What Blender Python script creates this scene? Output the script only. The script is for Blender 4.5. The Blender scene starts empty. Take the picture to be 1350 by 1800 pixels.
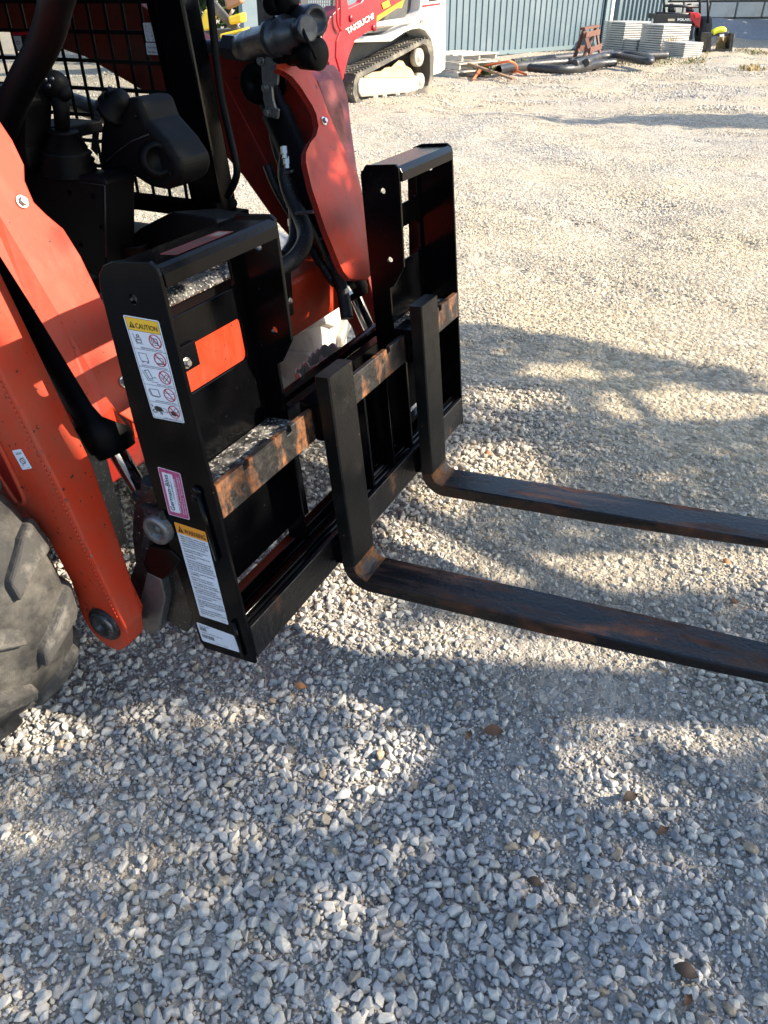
import bpy, bmesh, math, random
import numpy as np
from mathutils import Vector, Matrix, Euler
random.seed(7); rng = np.random.default_rng(7)
scene = bpy.context.scene
PI = math.pi
# ------------------------------------------------------------------ camera
CAM = np.array([0.835, -0.979, 1.554])
RW = np.array([[0.895, 0.250, -0.369], [0.446, -0.514, 0.733], [-0.006, -0.821, -0.572]])  # rows: world axes in camera (x right, y down, z forward)
_u, _s, _v = np.linalg.svd(RW); RW = _u @ _v
FPX = 1322.8
cd = bpy.data.cameras.new('camera'); cam = bpy.data.objects.new('camera', cd)
scene.collection.objects.link(cam); scene.camera = cam
m = Matrix(((RW[0][0], -RW[0][1], -RW[0][2], CAM[0]), (RW[1][0], -RW[1][1], -RW[1][2], CAM[1]),
            (RW[2][0], -RW[2][1], -RW[2][2], CAM[2]), (0, 0, 0, 1)))
cam.matrix_world = m
cd.sensor_fit = 'VERTICAL'; cd.sensor_height = 36; cd.sensor_width = 27
cd.lens = FPX / 1800 * 36; cd.clip_start = 0.05; cd.clip_end = 600
# ------------------------------------------------------------------ light
SUN = Vector((1.5, 0.55, 1.0)).normalized()
elev = math.asin(SUN.z); az = math.atan2(SUN.x, SUN.y)
w = bpy.data.worlds.new('World'); scene.world = w; w.use_nodes = True
nt = w.node_tree; bg = nt.nodes['Background']
sky = nt.nodes.new('ShaderNodeTexSky'); sky.sky_type = 'NISHITA'; sky.sun_disc = False
sky.sun_elevation = elev; sky.sun_rotation = az; sky.air_density = 1.0; sky.dust_density = 1.0; sky.ozone_density = 1.2
nt.links.new(sky.outputs[0], bg.inputs[0]); bg.inputs[1].default_value = 0.145
sd = bpy.data.lights.new('sun', 'SUN'); so = bpy.data.objects.new('sun', sd); scene.collection.objects.link(so)
so.rotation_euler = SUN.to_track_quat('Z', 'Y').to_euler(); sd.energy = 4.8; sd.angle = math.radians(0.55); sd.color = (1.0, 0.87, 0.69)
scene.view_settings.view_transform = 'Standard'; scene.view_settings.look = 'None'
scene.view_settings.exposure = 1.38; scene.view_settings.gamma = 1; scene.view_settings.use_curve_mapping = False
scene.render.engine = 'CYCLES'
# ------------------------------------------------------------------ unprojection of outlines measured in the photograph onto real planes
def ray(px, py): return RW @ np.array([(px - 675) / FPX, (py - 900) / FPX, 1.0])
def U(px, py, **k):
    a, v = list(k.items())[0]; i = 'xyz'.index(a); d = ray(px, py)
    return Vector(CAM + (v - CAM[i]) / d[i] * d)
def UP(px, py, p0, n):
    d = ray(px, py); n = np.array(n, float); p0 = np.array(p0, float)
    return Vector(CAM + ((p0 - CAM) @ n) / (d @ n) * d)
# ------------------------------------------------------------------ materials
MATS = {}
def mat(name, color, rough=0.5, metal=0.0, spots=None, spot_scale=8, spot_amt=0.5, bump=0.0, bump_scale=60, coat=0.0, var=0.0, spec=0.5, streak=None, rust=None, speck=None):
    if name in MATS: return MATS[name]
    M = bpy.data.materials.new(name); M.use_nodes = True; t = M.node_tree; N = t.nodes; L = t.links
    b = N['Principled BSDF']; b.inputs['Roughness'].default_value = rough; b.inputs['Metallic'].default_value = metal
    b.inputs['Coat Weight'].default_value = coat; b.inputs['Coat Roughness'].default_value = 0.08
    b.inputs['Specular IOR Level'].default_value = spec
    tc = N.new('ShaderNodeTexCoord'); col = None
    rgb = N.new('ShaderNodeRGB'); rgb.outputs[0].default_value = (*color, 1); col = rgb.outputs[0]
    rsock = None
    def noise(sc, det=4, ro=0.6, stretch=None):
        n = N.new('ShaderNodeTexNoise'); n.inputs['Scale'].default_value = sc; n.inputs['Detail'].default_value = det; n.inputs['Roughness'].default_value = ro
        if stretch:
            mp = N.new('ShaderNodeMapping'); mp.inputs['Scale'].default_value = stretch; L.new(tc.outputs['Object'], mp.inputs[0]); L.new(mp.outputs[0], n.inputs['Vector'])
        else: L.new(tc.outputs['Object'], n.inputs['Vector'])
        return n.outputs['Fac']
    def ramp(s, a, b_):
        r = N.new('ShaderNodeMapRange'); r.inputs[1].default_value = a; r.inputs[2].default_value = b_; L.new(s, r.inputs[0]); return r.outputs[0]
    def mix(fac, c1, c2, mode='MIX'):
        x = N.new('ShaderNodeMix'); x.data_type = 'RGBA'; x.blend_type = mode
        if isinstance(fac, (int, float)): x.inputs[0].default_value = fac
        else: L.new(fac, x.inputs[0])
        L.new(c1, x.inputs[6])
        if isinstance(c2, tuple): x.inputs[7].default_value = (*c2, 1)
        else: L.new(c2, x.inputs[7])
        return x.outputs[2]
    def mul(s, k):
        x = N.new('ShaderNodeMath'); x.operation = 'MULTIPLY'; x.inputs[1].default_value = k; L.new(s, x.inputs[0]); return x.outputs[0]
    if var:
        col = mix(mul(ramp(noise(spot_scale * 0.5), 0.3, 0.7), var), col, tuple(c * 0.45 for c in color))
    if rust:   # (colour, scale, threshold, stretch)
        rc, rs, th, st = rust
        f = ramp(noise(rs, 6, 0.65, st), th, th + 0.12)
        rcol = N.new('ShaderNodeRGB'); rcol.outputs[0].default_value = (*rc, 1)
        rc2 = mix(ramp(noise(rs * 6, 5), 0.35, 0.65), rcol.outputs[0], tuple(c * 0.35 for c in rc))
        col = mix(f, col, rc2)
        r1 = N.new('ShaderNodeMapRange'); r1.inputs[3].default_value = rough; r1.inputs[4].default_value = 0.8; L.new(f, r1.inputs[0]); rsock = r1.outputs[0]
    if spots:
        f = mul(ramp(noise(spot_scale, 6, 0.7), 0.48, 0.68), spot_amt)
        col = mix(f, col, spots)
        if rsock is None:
            r1 = N.new('ShaderNodeMapRange'); r1.inputs[3].default_value = rough; r1.inputs[4].default_value = min(0.9, rough + 0.4); L.new(f, r1.inputs[0]); rsock = r1.outputs[0]
    if streak:
        f = mul(ramp(noise(streak[1], 5, 0.6, streak[2]), 0.5, 0.62), streak[3]); col = mix(f, col, streak[0])
    if speck:  # fine flecks of dust or grime: (colour, scale, threshold)
        f = ramp(noise(speck[1], 2, 0.5), speck[2], speck[2] + 0.03); col = mix(f, col, speck[0])
    L.new(col, b.inputs['Base Color'])
    if rsock is not None: L.new(rsock, b.inputs['Roughness'])
    if bump:
        bp = N.new('ShaderNodeBump'); bp.inputs['Strength'].default_value = bump; bp.inputs['Distance'].default_value = 0.01
        L.new(noise(bump_scale, 5), bp.inputs['Height']); L.new(bp.outputs[0], b.inputs['Normal'])
    MATS[name] = M; return M
BLK = mat('black_gloss_paint', (0.0016, 0.0017, 0.0022), 0.15, spots=(0.018, 0.016, 0.014), spot_scale=14, spot_amt=0.05, bump=0.03, bump_scale=120, speck=((0.12, 0.11, 0.09), 260, 0.76), spec=0.13)
BLKD = mat('black_paint_dusty', (0.004, 0.004, 0.0045), 0.35, spots=(0.07, 0.06, 0.05), spot_scale=9, spot_amt=0.55, bump=0.1, bump_scale=90, speck=((0.3, 0.27, 0.22), 200, 0.66))
BLKM = mat('black_matte_plastic', (0.0018, 0.002, 0.0026), 0.5, spots=(0.008, 0.0075, 0.007), spot_scale=6, spot_amt=0.25, bump=0.08, bump_scale=200, spec=0.10)
RUBH = mat('black_hose_rubber', (0.005, 0.0055, 0.007), 0.55, bump=0.2, bump_scale=150, speck=((0.12, 0.11, 0.1), 150, 0.66))
RUST = mat('worn_rusty_rail', (0.008, 0.0075, 0.007), 0.45, rust=((0.26, 0.095, 0.028), 9, 0.485, (1.0, 1.5, 0.8)), spots=(0.05, 0.047, 0.045), spot_scale=24, spot_amt=0.5, bump=0.35, bump_scale=70)
RUSTL = mat('lightly_rusty_rail', (0.005, 0.005, 0.0055), 0.30, rust=((0.12, 0.042, 0.014), 5, 0.60, (1.0, 1.3, 0.9)), spots=(0.018, 0.017, 0.016), spot_scale=20, spot_amt=0.4, bump=0.3, bump_scale=60)
FORK = mat('dark_forged_steel', (0.005, 0.0045, 0.0055), 0.26, rust=((0.115, 0.038, 0.013), 4.5, 0.50, (0.6, 2.5, 1.5)), spots=(0.012, 0.010, 0.0095), spot_scale=40, spot_amt=0.4, bump=0.22, bump_scale=110, speck=((0.16, 0.06, 0.025), 70, 0.73), streak=((0.05, 0.030, 0.022), 34, (.05, 1, 1), .45), spec=0.35)
HEEL = mat('rusted_fork_heel', (0.03, 0.018, 0.012), 0.5, rust=((0.27, 0.10, 0.022), 9, 0.42, (1, 1, 1)), bump=0.5, bump_scale=90)
SHK = mat('satin_black_shank', (0.0055, 0.0053, 0.0053), 0.33, spots=(0.011, 0.0103, 0.0095), spot_scale=7, spot_amt=0.6, bump=0.15, bump_scale=160, speck=((0.12, 0.06, 0.03), 90, 0.74), spec=0.25)
ORG = mat('orange_paint', (0.50, 0.038, 0.012), 0.42, spots=(0.22, 0.075, 0.04), spot_scale=4, spot_amt=0.45, bump=0.03, bump_scale=70, speck=((0.035, 0.02, 0.013), 95, 0.69), var=0.18, streak=((.33, .08, .045), 22, (1, 1, .12), .3), spec=0.28)
ORGD = mat('grimy_orange_shade_tone', (0.24, 0.014, 0.008), 0.42, spots=(0.045, 0.018, 0.014), spot_scale=6, spot_amt=0.6, bump=0.05, bump_scale=60, speck=((0.04, 0.02, 0.015), 90, 0.66), var=0.35)  # same orange with the far arm's shade put into the base, grime over it
STEEL = mat('zinc_bolt', (0.55, 0.54, 0.5), 0.3, metal=1.0, spots=(0.2, 0.16, 0.1), spot_scale=40, spot_amt=0.5)
STEELD = mat('worn_grey_steel', (0.20, 0.20, 0.20), 0.42, metal=0.85, spots=(0.06, 0.05, 0.045), spot_scale=18, spot_amt=0.7, bump=0.25, bump_scale=50)
DSTEEL = mat('dark_zinc_fitting', (0.060, 0.065, 0.075), 0.34, metal=0.7, spots=(0.02, 0.02, 0.02), spot_scale=16, spot_amt=0.6, bump=0.1, bump_scale=60)
CHROME = mat('chrome_rod', (0.65, 0.65, 0.66), 0.12, metal=1.0)
TANM = mat('dust_coated_metal', (0.20, 0.175, 0.13), 0.75, spots=(0.08, 0.07, 0.05), spot_scale=8, spot_amt=0.6, bump=0.2, bump_scale=60, speck=((0.42, 0.38, 0.3), 120, 0.62))
LEDGE = mat('wet_grit_on_step', (0.05, 0.05, 0.05), 0.25, spots=(0.28, 0.27, 0.25), spot_scale=22, spot_amt=0.9, bump=0.9, bump_scale=70, speck=((0.6, 0.58, 0.52), 110, 0.60))
TYRE = mat('dusty_tyre_rubber', (0.022, 0.0215, 0.021), 0.75, spots=(0.12, 0.112, 0.097), spot_scale=5, spot_amt=0.8, bump=0.4, bump_scale=50, var=0.4)
LUGM = mat('dusty_lug_rubber', (0.055, 0.053, 0.05), 0.85, spots=(0.21, 0.195, 0.17), spot_scale=8, spot_amt=0.85, bump=0.5, bump_scale=60, var=0.5)
TYREW = mat('dusty_rubber_sunlit_tone', (0.55, 0.53, 0.48), 0.85, spots=(0.72, 0.69, 0.61), spot_scale=5, spot_amt=0.9, bump=0.5, bump_scale=50)  # dusty rubber, pale base colour carries the brightness of sunlight
WHT = mat('white_decal', (0.60, 0.63, 0.70), 0.4, spots=(0.40, 0.38, 0.35), spot_scale=12, spot_amt=0.35, speck=((0.2, 0.17, 0.13), 180, 0.72))
INK = mat('black_ink', (0.012, 0.012, 0.014), 0.4)
YEL = mat('caution_yellow', (0.72, 0.42, 0.02), 0.4)
WOR = mat('warning_orange', (0.72, 0.26, 0.02), 0.4)
REDI = mat('red_ink', (0.45, 0.015, 0.03), 0.4)
PINK = mat('magenta_decal', (0.36, 0.055, 0.15), 0.4)
PINKL = mat('pale_pink_decal', (0.66, 0.50, 0.60), 0.4)
# ------------------------------------------------------------------ object helpers
COL = scene.collection
def thing(name, label, cat, loc=(0, 0, 0), rot=(0, 0, 0), group=None):
    o = bpy.data.objects.new(name, None); COL.objects.link(o); o.location = loc; o.rotation_euler = rot; o.empty_display_size = 0.1
    o['label'] = label; o['category'] = cat
    if group: o['group'] = group
    return o
class MB:
    def __init__(s): s.v = []; s.f = []; s.mi = []; s.m = []; s.sm = []
    def idx(s, m_):
        if m_ is None: m_ = s.m[0] if s.m else None
        if m_ not in s.m: s.m.append(m_)
        return s.m.index(m_)
    def add(s, vs, fs, m_=None, smooth=False):
        n = len(s.v); s.v += [tuple(v) for v in vs]; i = s.idx(m_)
        for f in fs: s.f.append([n + k for k in f]); s.mi.append(i); s.sm.append(smooth)
        return s
    def box(s, lo, hi, m_=None):
        x0, y0, z0 = lo; x1, y1, z1 = hi
        return s.add([(x0,y0,z0),(x1,y0,z0),(x1,y1,z0),(x0,y1,z0),(x0,y0,z1),(x1,y0,z1),(x1,y1,z1),(x0,y1,z1)],
                     [(0,3,2,1),(4,5,6,7),(0,1,5,4),(1,2,6,5),(2,3,7,6),(3,0,4,7)], m_)
    def beam(s, a, b, w_, h, m_=None, up=(0,0,1)):
        a = Vector(a); b = Vector(b); d = (b - a).normalized(); u = Vector(up)
        r = d.cross(u)
        if r.length < 1e-4: r = d.cross(Vector((1,0,0)))
        r.normalize(); u = r.cross(d)
        vs = []
        for p in (a, b):
            for sx, sz in ((-1,-1),(1,-1),(1,1),(-1,1)): vs.append(p + r*sx*w_/2 + u*sz*h/2)
        return s.add(vs, [(3,2,1,0),(4,5,6,7),(0,1,5,4),(1,2,6,5),(2,3,7,6),(3,0,4,7)], m_)
    def prism(s, pts, off, m_=None):   # closed outline (3D points) extruded by the vector off
        n = len(pts); off = Vector(off); p = [Vector(q) for q in pts]
        nn = Vector((0,0,0))
        for i in range(n): nn += p[i].cross(p[(i+1) % n])
        flip = nn.dot(off) > 0
        vs = p + [q + off for q in p]
        a = list(range(n)); b = [n + i for i in range(n)]
        fs = [a[::-1] if flip else a, b if flip else b[::-1]]
        for i in range(n):
            j = (i + 1) % n; q = (i, j, n + j, n + i); fs.append(q if flip else q[::-1])
        return s.add(vs, fs, m_)
    def tube(s, pts, r, seg=10, m_=None, smooth_path=0, caps=True, ridge=None):
        P = [Vector(p) for p in pts]
        for _ in range(smooth_path):
            Q = [P[0]]
            for a, b in zip(P[:-1], P[1:]): Q += [a*.75 + b*.25, a*.25 + b*.75]
            Q.append(P[-1]); P = Q
        R = r if callable(r) else (lambda t: r)
        if ridge:
            Q = [P[0]]; 
            for a, b in zip(P[:-1], P[1:]):
                k = max(1, int((b - a).length / ridge))
                for i in range(1, k + 1): Q.append(a.lerp(b, i / k))
            P = Q
        n = len(P); vs = []; nrm = None
        for i, p in enumerate(P):
            d = (P[min(i+1, n-1)] - P[max(i-1, 0)]).normalized()
            if nrm is None:
                nrm = d.cross(Vector((0,0,1)))
                if nrm.length < 1e-3: nrm = d.cross(Vector((1,0,0)))
            nrm = (nrm - d * nrm.dot(d)).normalized(); bi = d.cross(nrm)
            rr = R(i / max(1, n - 1)) * ((1.0 if i % 2 else 0.86) if ridge else 1)
            for k in range(seg):
                a = 2*PI*k/seg; vs.append(p + (nrm*math.cos(a) + bi*math.sin(a))*rr)
        fs = []
        for i in range(n-1):
            for k in range(seg):
                j = (k+1) % seg; fs.append((i*seg+k, i*seg+j, (i+1)*seg+j, (i+1)*seg+k))
        s.add(vs, fs, m_, True)
        if caps: s.add(vs[:seg], [list(range(seg))[::-1]], m_); s.add(vs[-seg:], [list(range(seg))], m_)
        return s
    def lathe(s, a, b, prof, seg=24, m_=None, smooth=True):   # prof: (t metres along a->b, radius)
        a = Vector(a); d = (Vector(b) - a).normalized(); n0 = d.cross(Vector((0,0,1)))
        if n0.length < 1e-3: n0 = d.cross(Vector((1,0,0)))
        n0.normalize(); b0 = d.cross(n0); vs = []; fs = []
        for t, r in prof:
            for k in range(seg):
                an = 2*PI*k/seg; vs.append(a + d*t + (n0*math.cos(an) + b0*math.sin(an))*max(r, 1e-4))
        for i in range(len(prof)-1):
            for k in range(seg):
                j = (k+1) % seg; fs.append((i*seg+k, i*seg+j, (i+1)*seg+j, (i+1)*seg+k))
        return s.add(vs, fs, m_, smooth)
    def ball(s, c, r, m_=None, seg=14, sq=(1,1,1)):
        c = Vector(c); vs = []; fs = []; n = seg // 2
        for i in range(n+1):
            th = PI*i/n
            for k in range(seg):
                a = 2*PI*k/seg; vs.append(c + Vector((math.sin(th)*math.cos(a)*r*sq[0], math.sin(th)*math.sin(a)*r*sq[1], math.cos(th)*r*sq[2])))
        for i in range(n):
            for k in range(seg):
                j = (k+1) % seg; fs.append((i*seg+k, (i+1)*seg+k, (i+1)*seg+j, i*seg+j))
        return s.add(vs, fs, m_, True)
def obj(name, mb, mt, parent=None, bevel=0, seg=2, local=False, sub=0, **props):
    me = bpy.data.meshes.new(name); me.from_pydata(mb.v, [], mb.f)
    mats = [x if x is not None else mt for x in (mb.m or [mt])]
    for x in mats: me.materials.append(x)
    me.polygons.foreach_set('material_index', mb.mi); me.polygons.foreach_set('use_smooth', mb.sm)
    bm = bmesh.new(); bm.from_mesh(me); bmesh.ops.remove_doubles(bm, verts=bm.verts, dist=1e-5)
    bmesh.ops.recalc_face_normals(bm, faces=bm.faces); bm.to_mesh(me); bm.free()
    o = bpy.data.objects.new(name, me); COL.objects.link(o)
    if parent:
        o.parent = parent
        if not local:
            o.matrix_parent_inverse = WM(parent).inverted()
    if bevel:
        b = o.modifiers.new('bevel', 'BEVEL'); b.width = bevel; b.segments = seg; b.limit_method = 'ANGLE'; b.angle_limit = math.radians(35)
    if sub:
        b = o.modifiers.new('subd', 'SUBSURF'); b.levels = sub; b.render_levels = sub
    for k, v in props.items(): o[k] = v
    return o
def WM(o):   # world matrix without a depsgraph update
    mloc = Matrix.LocRotScale(o.location, o.rotation_euler, o.scale)
    return (WM(o.parent) @ o.matrix_parent_inverse @ mloc) if o.parent else mloc
def plate(outer, holes, mapf, thick_vec, m_):   # 2-D outline with holes -> solid plate
    bm = bmesh.new(); edges = []
    for loop in [outer] + holes:
        vs = [bm.verts.new(mapf(*p)) for p in loop]
        for i in range(len(vs)): edges.append(bm.edges.new((vs[i], vs[(i+1) % len(vs)])))
    r = bmesh.ops.triangle_fill(bm, use_beauty=True, use_dissolve=False, edges=edges)
    faces = [g_ for g_ in bm.faces]
    ex = bmesh.ops.extrude_face_region(bm, geom=faces)
    bmesh.ops.translate(bm, verts=[g_ for g_ in ex['geom'] if isinstance(g_, bmesh.types.BMVert)], vec=Vector(thick_vec))
    for f in faces:
        if not f.is_valid: continue
    bmesh.ops.recalc_face_normals(bm, faces=bm.faces)
    mb = MB(); bm.verts.index_update()
    mb.add([v.co.copy() for v in bm.verts], [[v.index for v in f.verts] for f in bm.faces], m_); bm.free()
    return mb
def rrect(x0, y0, x1, y1, r, n=4):
    o = []
    for cx, cy, a0 in ((x1-r, y1-r, 0), (x0+r, y1-r, 90), (x0+r, y0+r, 180), (x1-r, y0+r, 270)):
        for k in range(n+1):
            a = math.radians(a0 + 90*k/n); o.append((cx + r*math.cos(a), cy + r*math.sin(a)))
    return o
def circ(cx, cy, r, n=12): return [(cx + r*math.cos(2*PI*k/n), cy + r*math.sin(2*PI*k/n)) for k in range(n)]
def text_mesh(s, size=1.0, bold=0.0, shear=0.0, width=None, align='LEFT', res=2):
    cu = bpy.data.curves.new('t', 'FONT'); cu.body = s; cu.size = size; cu.offset = bold; cu.shear = shear; cu.resolution_u = res; cu.align_x = align
    o = bpy.data.objects.new('t', cu); COL.objects.link(o)
    dg = bpy.context.evaluated_depsgraph_get(); me = bpy.data.meshes.new_from_object(o.evaluated_get(dg))
    vs = [v.co.copy() for v in me.vertices]; fs = [list(p.vertices) for p in me.polygons]
    bpy.data.objects.remove(o); bpy.data.curves.remove(cu); bpy.data.meshes.remove(me)
    if width and vs:
        x0 = min(v.x for v in vs); x1 = max(v.x for v in vs); k = width / max(1e-6, x1 - x0)
        for v in vs: v.x = x0 + (v.x - x0) * k
    return vs, fs
def bolt(name, p, n, r, parent, m_=None, **k):
    m_ = m_ or STEEL; p = Vector(p); n = Vector(n).normalized(); mb = MB()
    mb.lathe(p, p + n, [(0, r), (r*.12, r), (r*.16, r*.93), (r*.16, 0)], 20, m_, False)
    q = p + n*r*.16
    mb.lathe(q, q + n, [(0, r*.66), (r*.5, r*.66), (r*.62, r*.55), (r*.62, 0)], 6, m_, False)
    return obj(name, mb, m_, parent, **k)

# ================================================================== GROUND
def vnoise(x, y, s, seed):
    x = np.asarray(x) / s + seed * 17.3; y = np.asarray(y) / s + seed * 9.1
    xi = np.floor(x).astype(int); yi = np.floor(y).astype(int); fx = x - xi; fy = y - yi
    fx = fx*fx*(3-2*fx); fy = fy*fy*(3-2*fy)
    def h(a, b):
        n = (a * 374761393 + b * 668265263 + seed * 144269) & 0x7fffffff
        n = ((n ^ (n >> 13)) * 1274126177) & 0x7fffffff
        return ((n ^ (n >> 16)) & 0xffff) / 65535.0
    return (h(xi, yi)*(1-fx) + h(xi+1, yi)*fx)*(1-fy) + (h(xi, yi+1)*(1-fx) + h(xi+1, yi+1)*fx)*fy
def ruts(x, y):   # faint tyre tracks crossing the lot
    x = np.asarray(x); y = np.asarray(y); h = 0
    for a0, b0, wd_r in ((3.9, -.10, .17), (5.3, -.06, .17), (2.75, .10, .13)):
        t = y - (a0 + b0 * x); g_ = np.exp(-(t / wd_r)**4); h = h + g_ * (.012 + .010 * np.sign(np.sin(x * 28 + np.abs(t) * 22)) * (np.abs(t) < wd_r))
    return h
def height(x, y):
    d = np.hypot(np.asarray(x) - CAM[0], np.asarray(y) - CAM[1])
    k = np.clip(d / 3.0, 0.6, 3.0)
    return ((vnoise(x, y, 0.9, 1) - .5) * 0.030 + (vnoise(x, y, 0.33, 2) - .5) * 0.014 + (vnoise(x, y, 2.7, 3) - .5) * 0.03) * k - 0.004 - ruts(x, y)
def dusty(x, y):   # 1 = compacted fines, few loose stones
    a = vnoise(x, y, 0.75, 5) * .6 + vnoise(x, y, 0.3, 6) * .4
    t1 = np.exp(-((np.asarray(y) - (0.58 - 0.10*np.asarray(x))) / 0.17)**2) * np.clip((np.asarray(x) - .15) / .5, 0, 1)
    t2 = np.exp(-((np.asarray(y) - (2.2 + .15*np.asarray(x))) / 0.5)**2) * .35
    far = np.clip((np.asarray(y) - 2.0) / 3.0, 0, .35)
    t3 = np.clip((np.asarray(y) - .45) / .5, 0, 1) * np.clip((np.asarray(x) + .1) / .5, 0, 1) * .34
    return np.clip(a * 1.3 - 0.37 + t1 * .6 + t2 + far * .5 + t3, 0, 1)
def axis(lo, hi, dlo, dhi, step):
    a = list(np.arange(dlo, dhi + 1e-6, step)); s = step; x = dhi
    while x < hi: s *= 1.22; x += s; a.append(min(x, hi))
    s = step; x = dlo; pre = []
    while x > lo: s *= 1.22; x -= s; pre.append(max(x, lo))
    return np.array(pre[::-1] + a)
gx = axis(-250, 250, -6, 4, 0.06); gy = axis(-60, 300, -1.6, 9, 0.06)
X, Y = np.meshgrid(gx, gy); Z = height(X, Y)
nx, ny = len(gx), len(gy)
me = bpy.data.meshes.new('ground'); V = np.stack([X.ravel(), Y.ravel(), Z.ravel()], 1)
i = np.arange(nx * ny).reshape(ny, nx)
F_ = np.stack([i[:-1, :-1].ravel(), i[:-1, 1:].ravel(), i[1:, 1:].ravel(), i[1:, :-1].ravel()], 1)
me.vertices.add(len(V)); me.vertices.foreach_set('co', V.ravel()); me.loops.add(F_.size); me.loops.foreach_set('vertex_index', F_.ravel())
me.polygons.add(len(F_)); me.polygons.foreach_set('loop_start', np.arange(0, F_.size, 4)); me.polygons.foreach_set('use_smooth', np.ones(len(F_), bool)); me.update(calc_edges=True)
ground = bpy.data.objects.new('ground', me); COL.objects.link(ground); ground['kind'] = 'structure'
def gravel_tint(N, L, pos):
    """world-space map of how tan / dusty the lot is"""
    n = N.new('ShaderNodeTexNoise'); n.inputs['Scale'].default_value = 0.55; n.inputs['Detail'].default_value = 3; L.new(pos, n.inputs['Vector'])
    sp = N.new('ShaderNodeSeparateXYZ'); L.new(pos, sp.inputs[0])
    r = N.new('ShaderNodeMapRange'); r.inputs[1].default_value = -0.2; r.inputs[2].default_value = 1.6; r.inputs[3].default_value = 0.0; r.inputs[4].default_value = 0.75; L.new(sp.outputs[1], r.inputs[0])
    r2 = N.new('ShaderNodeMapRange'); r2.inputs[1].default_value = 3.0; r2.inputs[2].default_value = 7.0; r2.inputs[3].default_value = 0.0; r2.inputs[4].default_value = -0.32; L.new(sp.outputs[1], r2.inputs[0])
    a = N.new('ShaderNodeMath'); a.operation = 'ADD'; L.new(r.outputs[0], a.inputs[0]); L.new(r2.outputs[0], a.inputs[1])
    b = N.new('ShaderNodeMapRange'); b.inputs[1].default_value = 0.35; b.inputs[2].default_value = 0.65; b.inputs[3].default_value = -0.25; b.inputs[4].default_value = 0.35; L.new(n.outputs['Fac'], b.inputs[0])
    c = N.new('ShaderNodeMath'); c.operation = 'ADD'; c.use_clamp = True; L.new(a.outputs[0], c.inputs[0]); L.new(b.outputs[0], c.inputs[1])
    return c.outputs[0]
def ground_mat():
    M = bpy.data.materials.new('gravel_lot'); M.use_nodes = True; t = M.node_tree; N = t.nodes; L = t.links; b = N['Principled BSDF']
    b.inputs['Roughness'].default_value = 0.92; b.inputs['Specular IOR Level'].default_value = 0.2
    g = N.new('ShaderNodeNewGeometry'); pos = g.outputs['Position']; tint = gravel_tint(N, L, pos)
    v = N.new('ShaderNodeTexVoronoi'); v.inputs['Scale'].default_value = 34; L.new(pos, v.inputs['Vector'])
    v2 = N.new('ShaderNodeTexVoronoi'); v2.inputs['Scale'].default_value = 95; L.new(pos, v2.inputs['Vector'])
    nn = N.new('ShaderNodeTexNoise'); nn.inputs['Scale'].default_value = 260; nn.inputs['Detail'].default_value = 5; L.new(pos, nn.inputs['Vector'])
    mx = N.new('ShaderNodeMix'); mx.data_type = 'RGBA'; L.new(tint, mx.inputs[0]); mx.inputs[6].default_value = (0.38, 0.355, 0.315, 1); mx.inputs[7].default_value = (0.49, 0.41, 0.285, 1)
    hs = N.new('ShaderNodeSeparateColor'); L.new(v.outputs['Color'], hs.inputs[0])
    r = N.new('ShaderNodeMapRange'); r.inputs[3].default_value = 0.6; r.inputs[4].default_value = 1.25; L.new(hs.outputs[0], r.inputs[0])
    r2 = N.new('ShaderNodeMapRange'); r2.inputs[1].default_value = .3; r2.inputs[2].default_value = .7; r2.inputs[3].default_value = 0.8; r2.inputs[4].default_value = 1.15; L.new(nn.outputs['Fac'], r2.inputs[0])
    mm = N.new('ShaderNodeMath'); mm.operation = 'MULTIPLY'; L.new(r.outputs[0], mm.inputs[0]); L.new(r2.outputs[0], mm.inputs[1])
    vm = N.new('ShaderNodeVectorMath'); vm.operation = 'SCALE'; L.new(mx.outputs[2], vm.inputs[0]); L.new(mm.outputs[0], vm.inputs[3]); L.new(vm.outputs[0], b.inputs['Base Color'])
    ad = N.new('ShaderNodeMath'); ad.operation = 'MULTIPLY_ADD'; ad.inputs[1].default_value = .35; L.new(v2.outputs['Distance'], ad.inputs[0]); L.new(v.outputs['Distance'], ad.inputs[2])
    ad2 = N.new('ShaderNodeMath'); ad2.operation = 'MULTIPLY_ADD'; ad2.inputs[1].default_value = -.25; L.new(nn.outputs['Fac'], ad2.inputs[0]); L.new(ad.outputs[0], ad2.inputs[2])
    bp = N.new('ShaderNodeBump'); bp.invert = True; bp.inputs['Strength'].default_value = 0.9; bp.inputs['Distance'].default_value = 0.016; L.new(ad2.outputs[0], bp.inputs['Height']); L.new(bp.outputs[0], b.inputs['Normal'])
    return M
me.materials.append(ground_mat())
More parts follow.
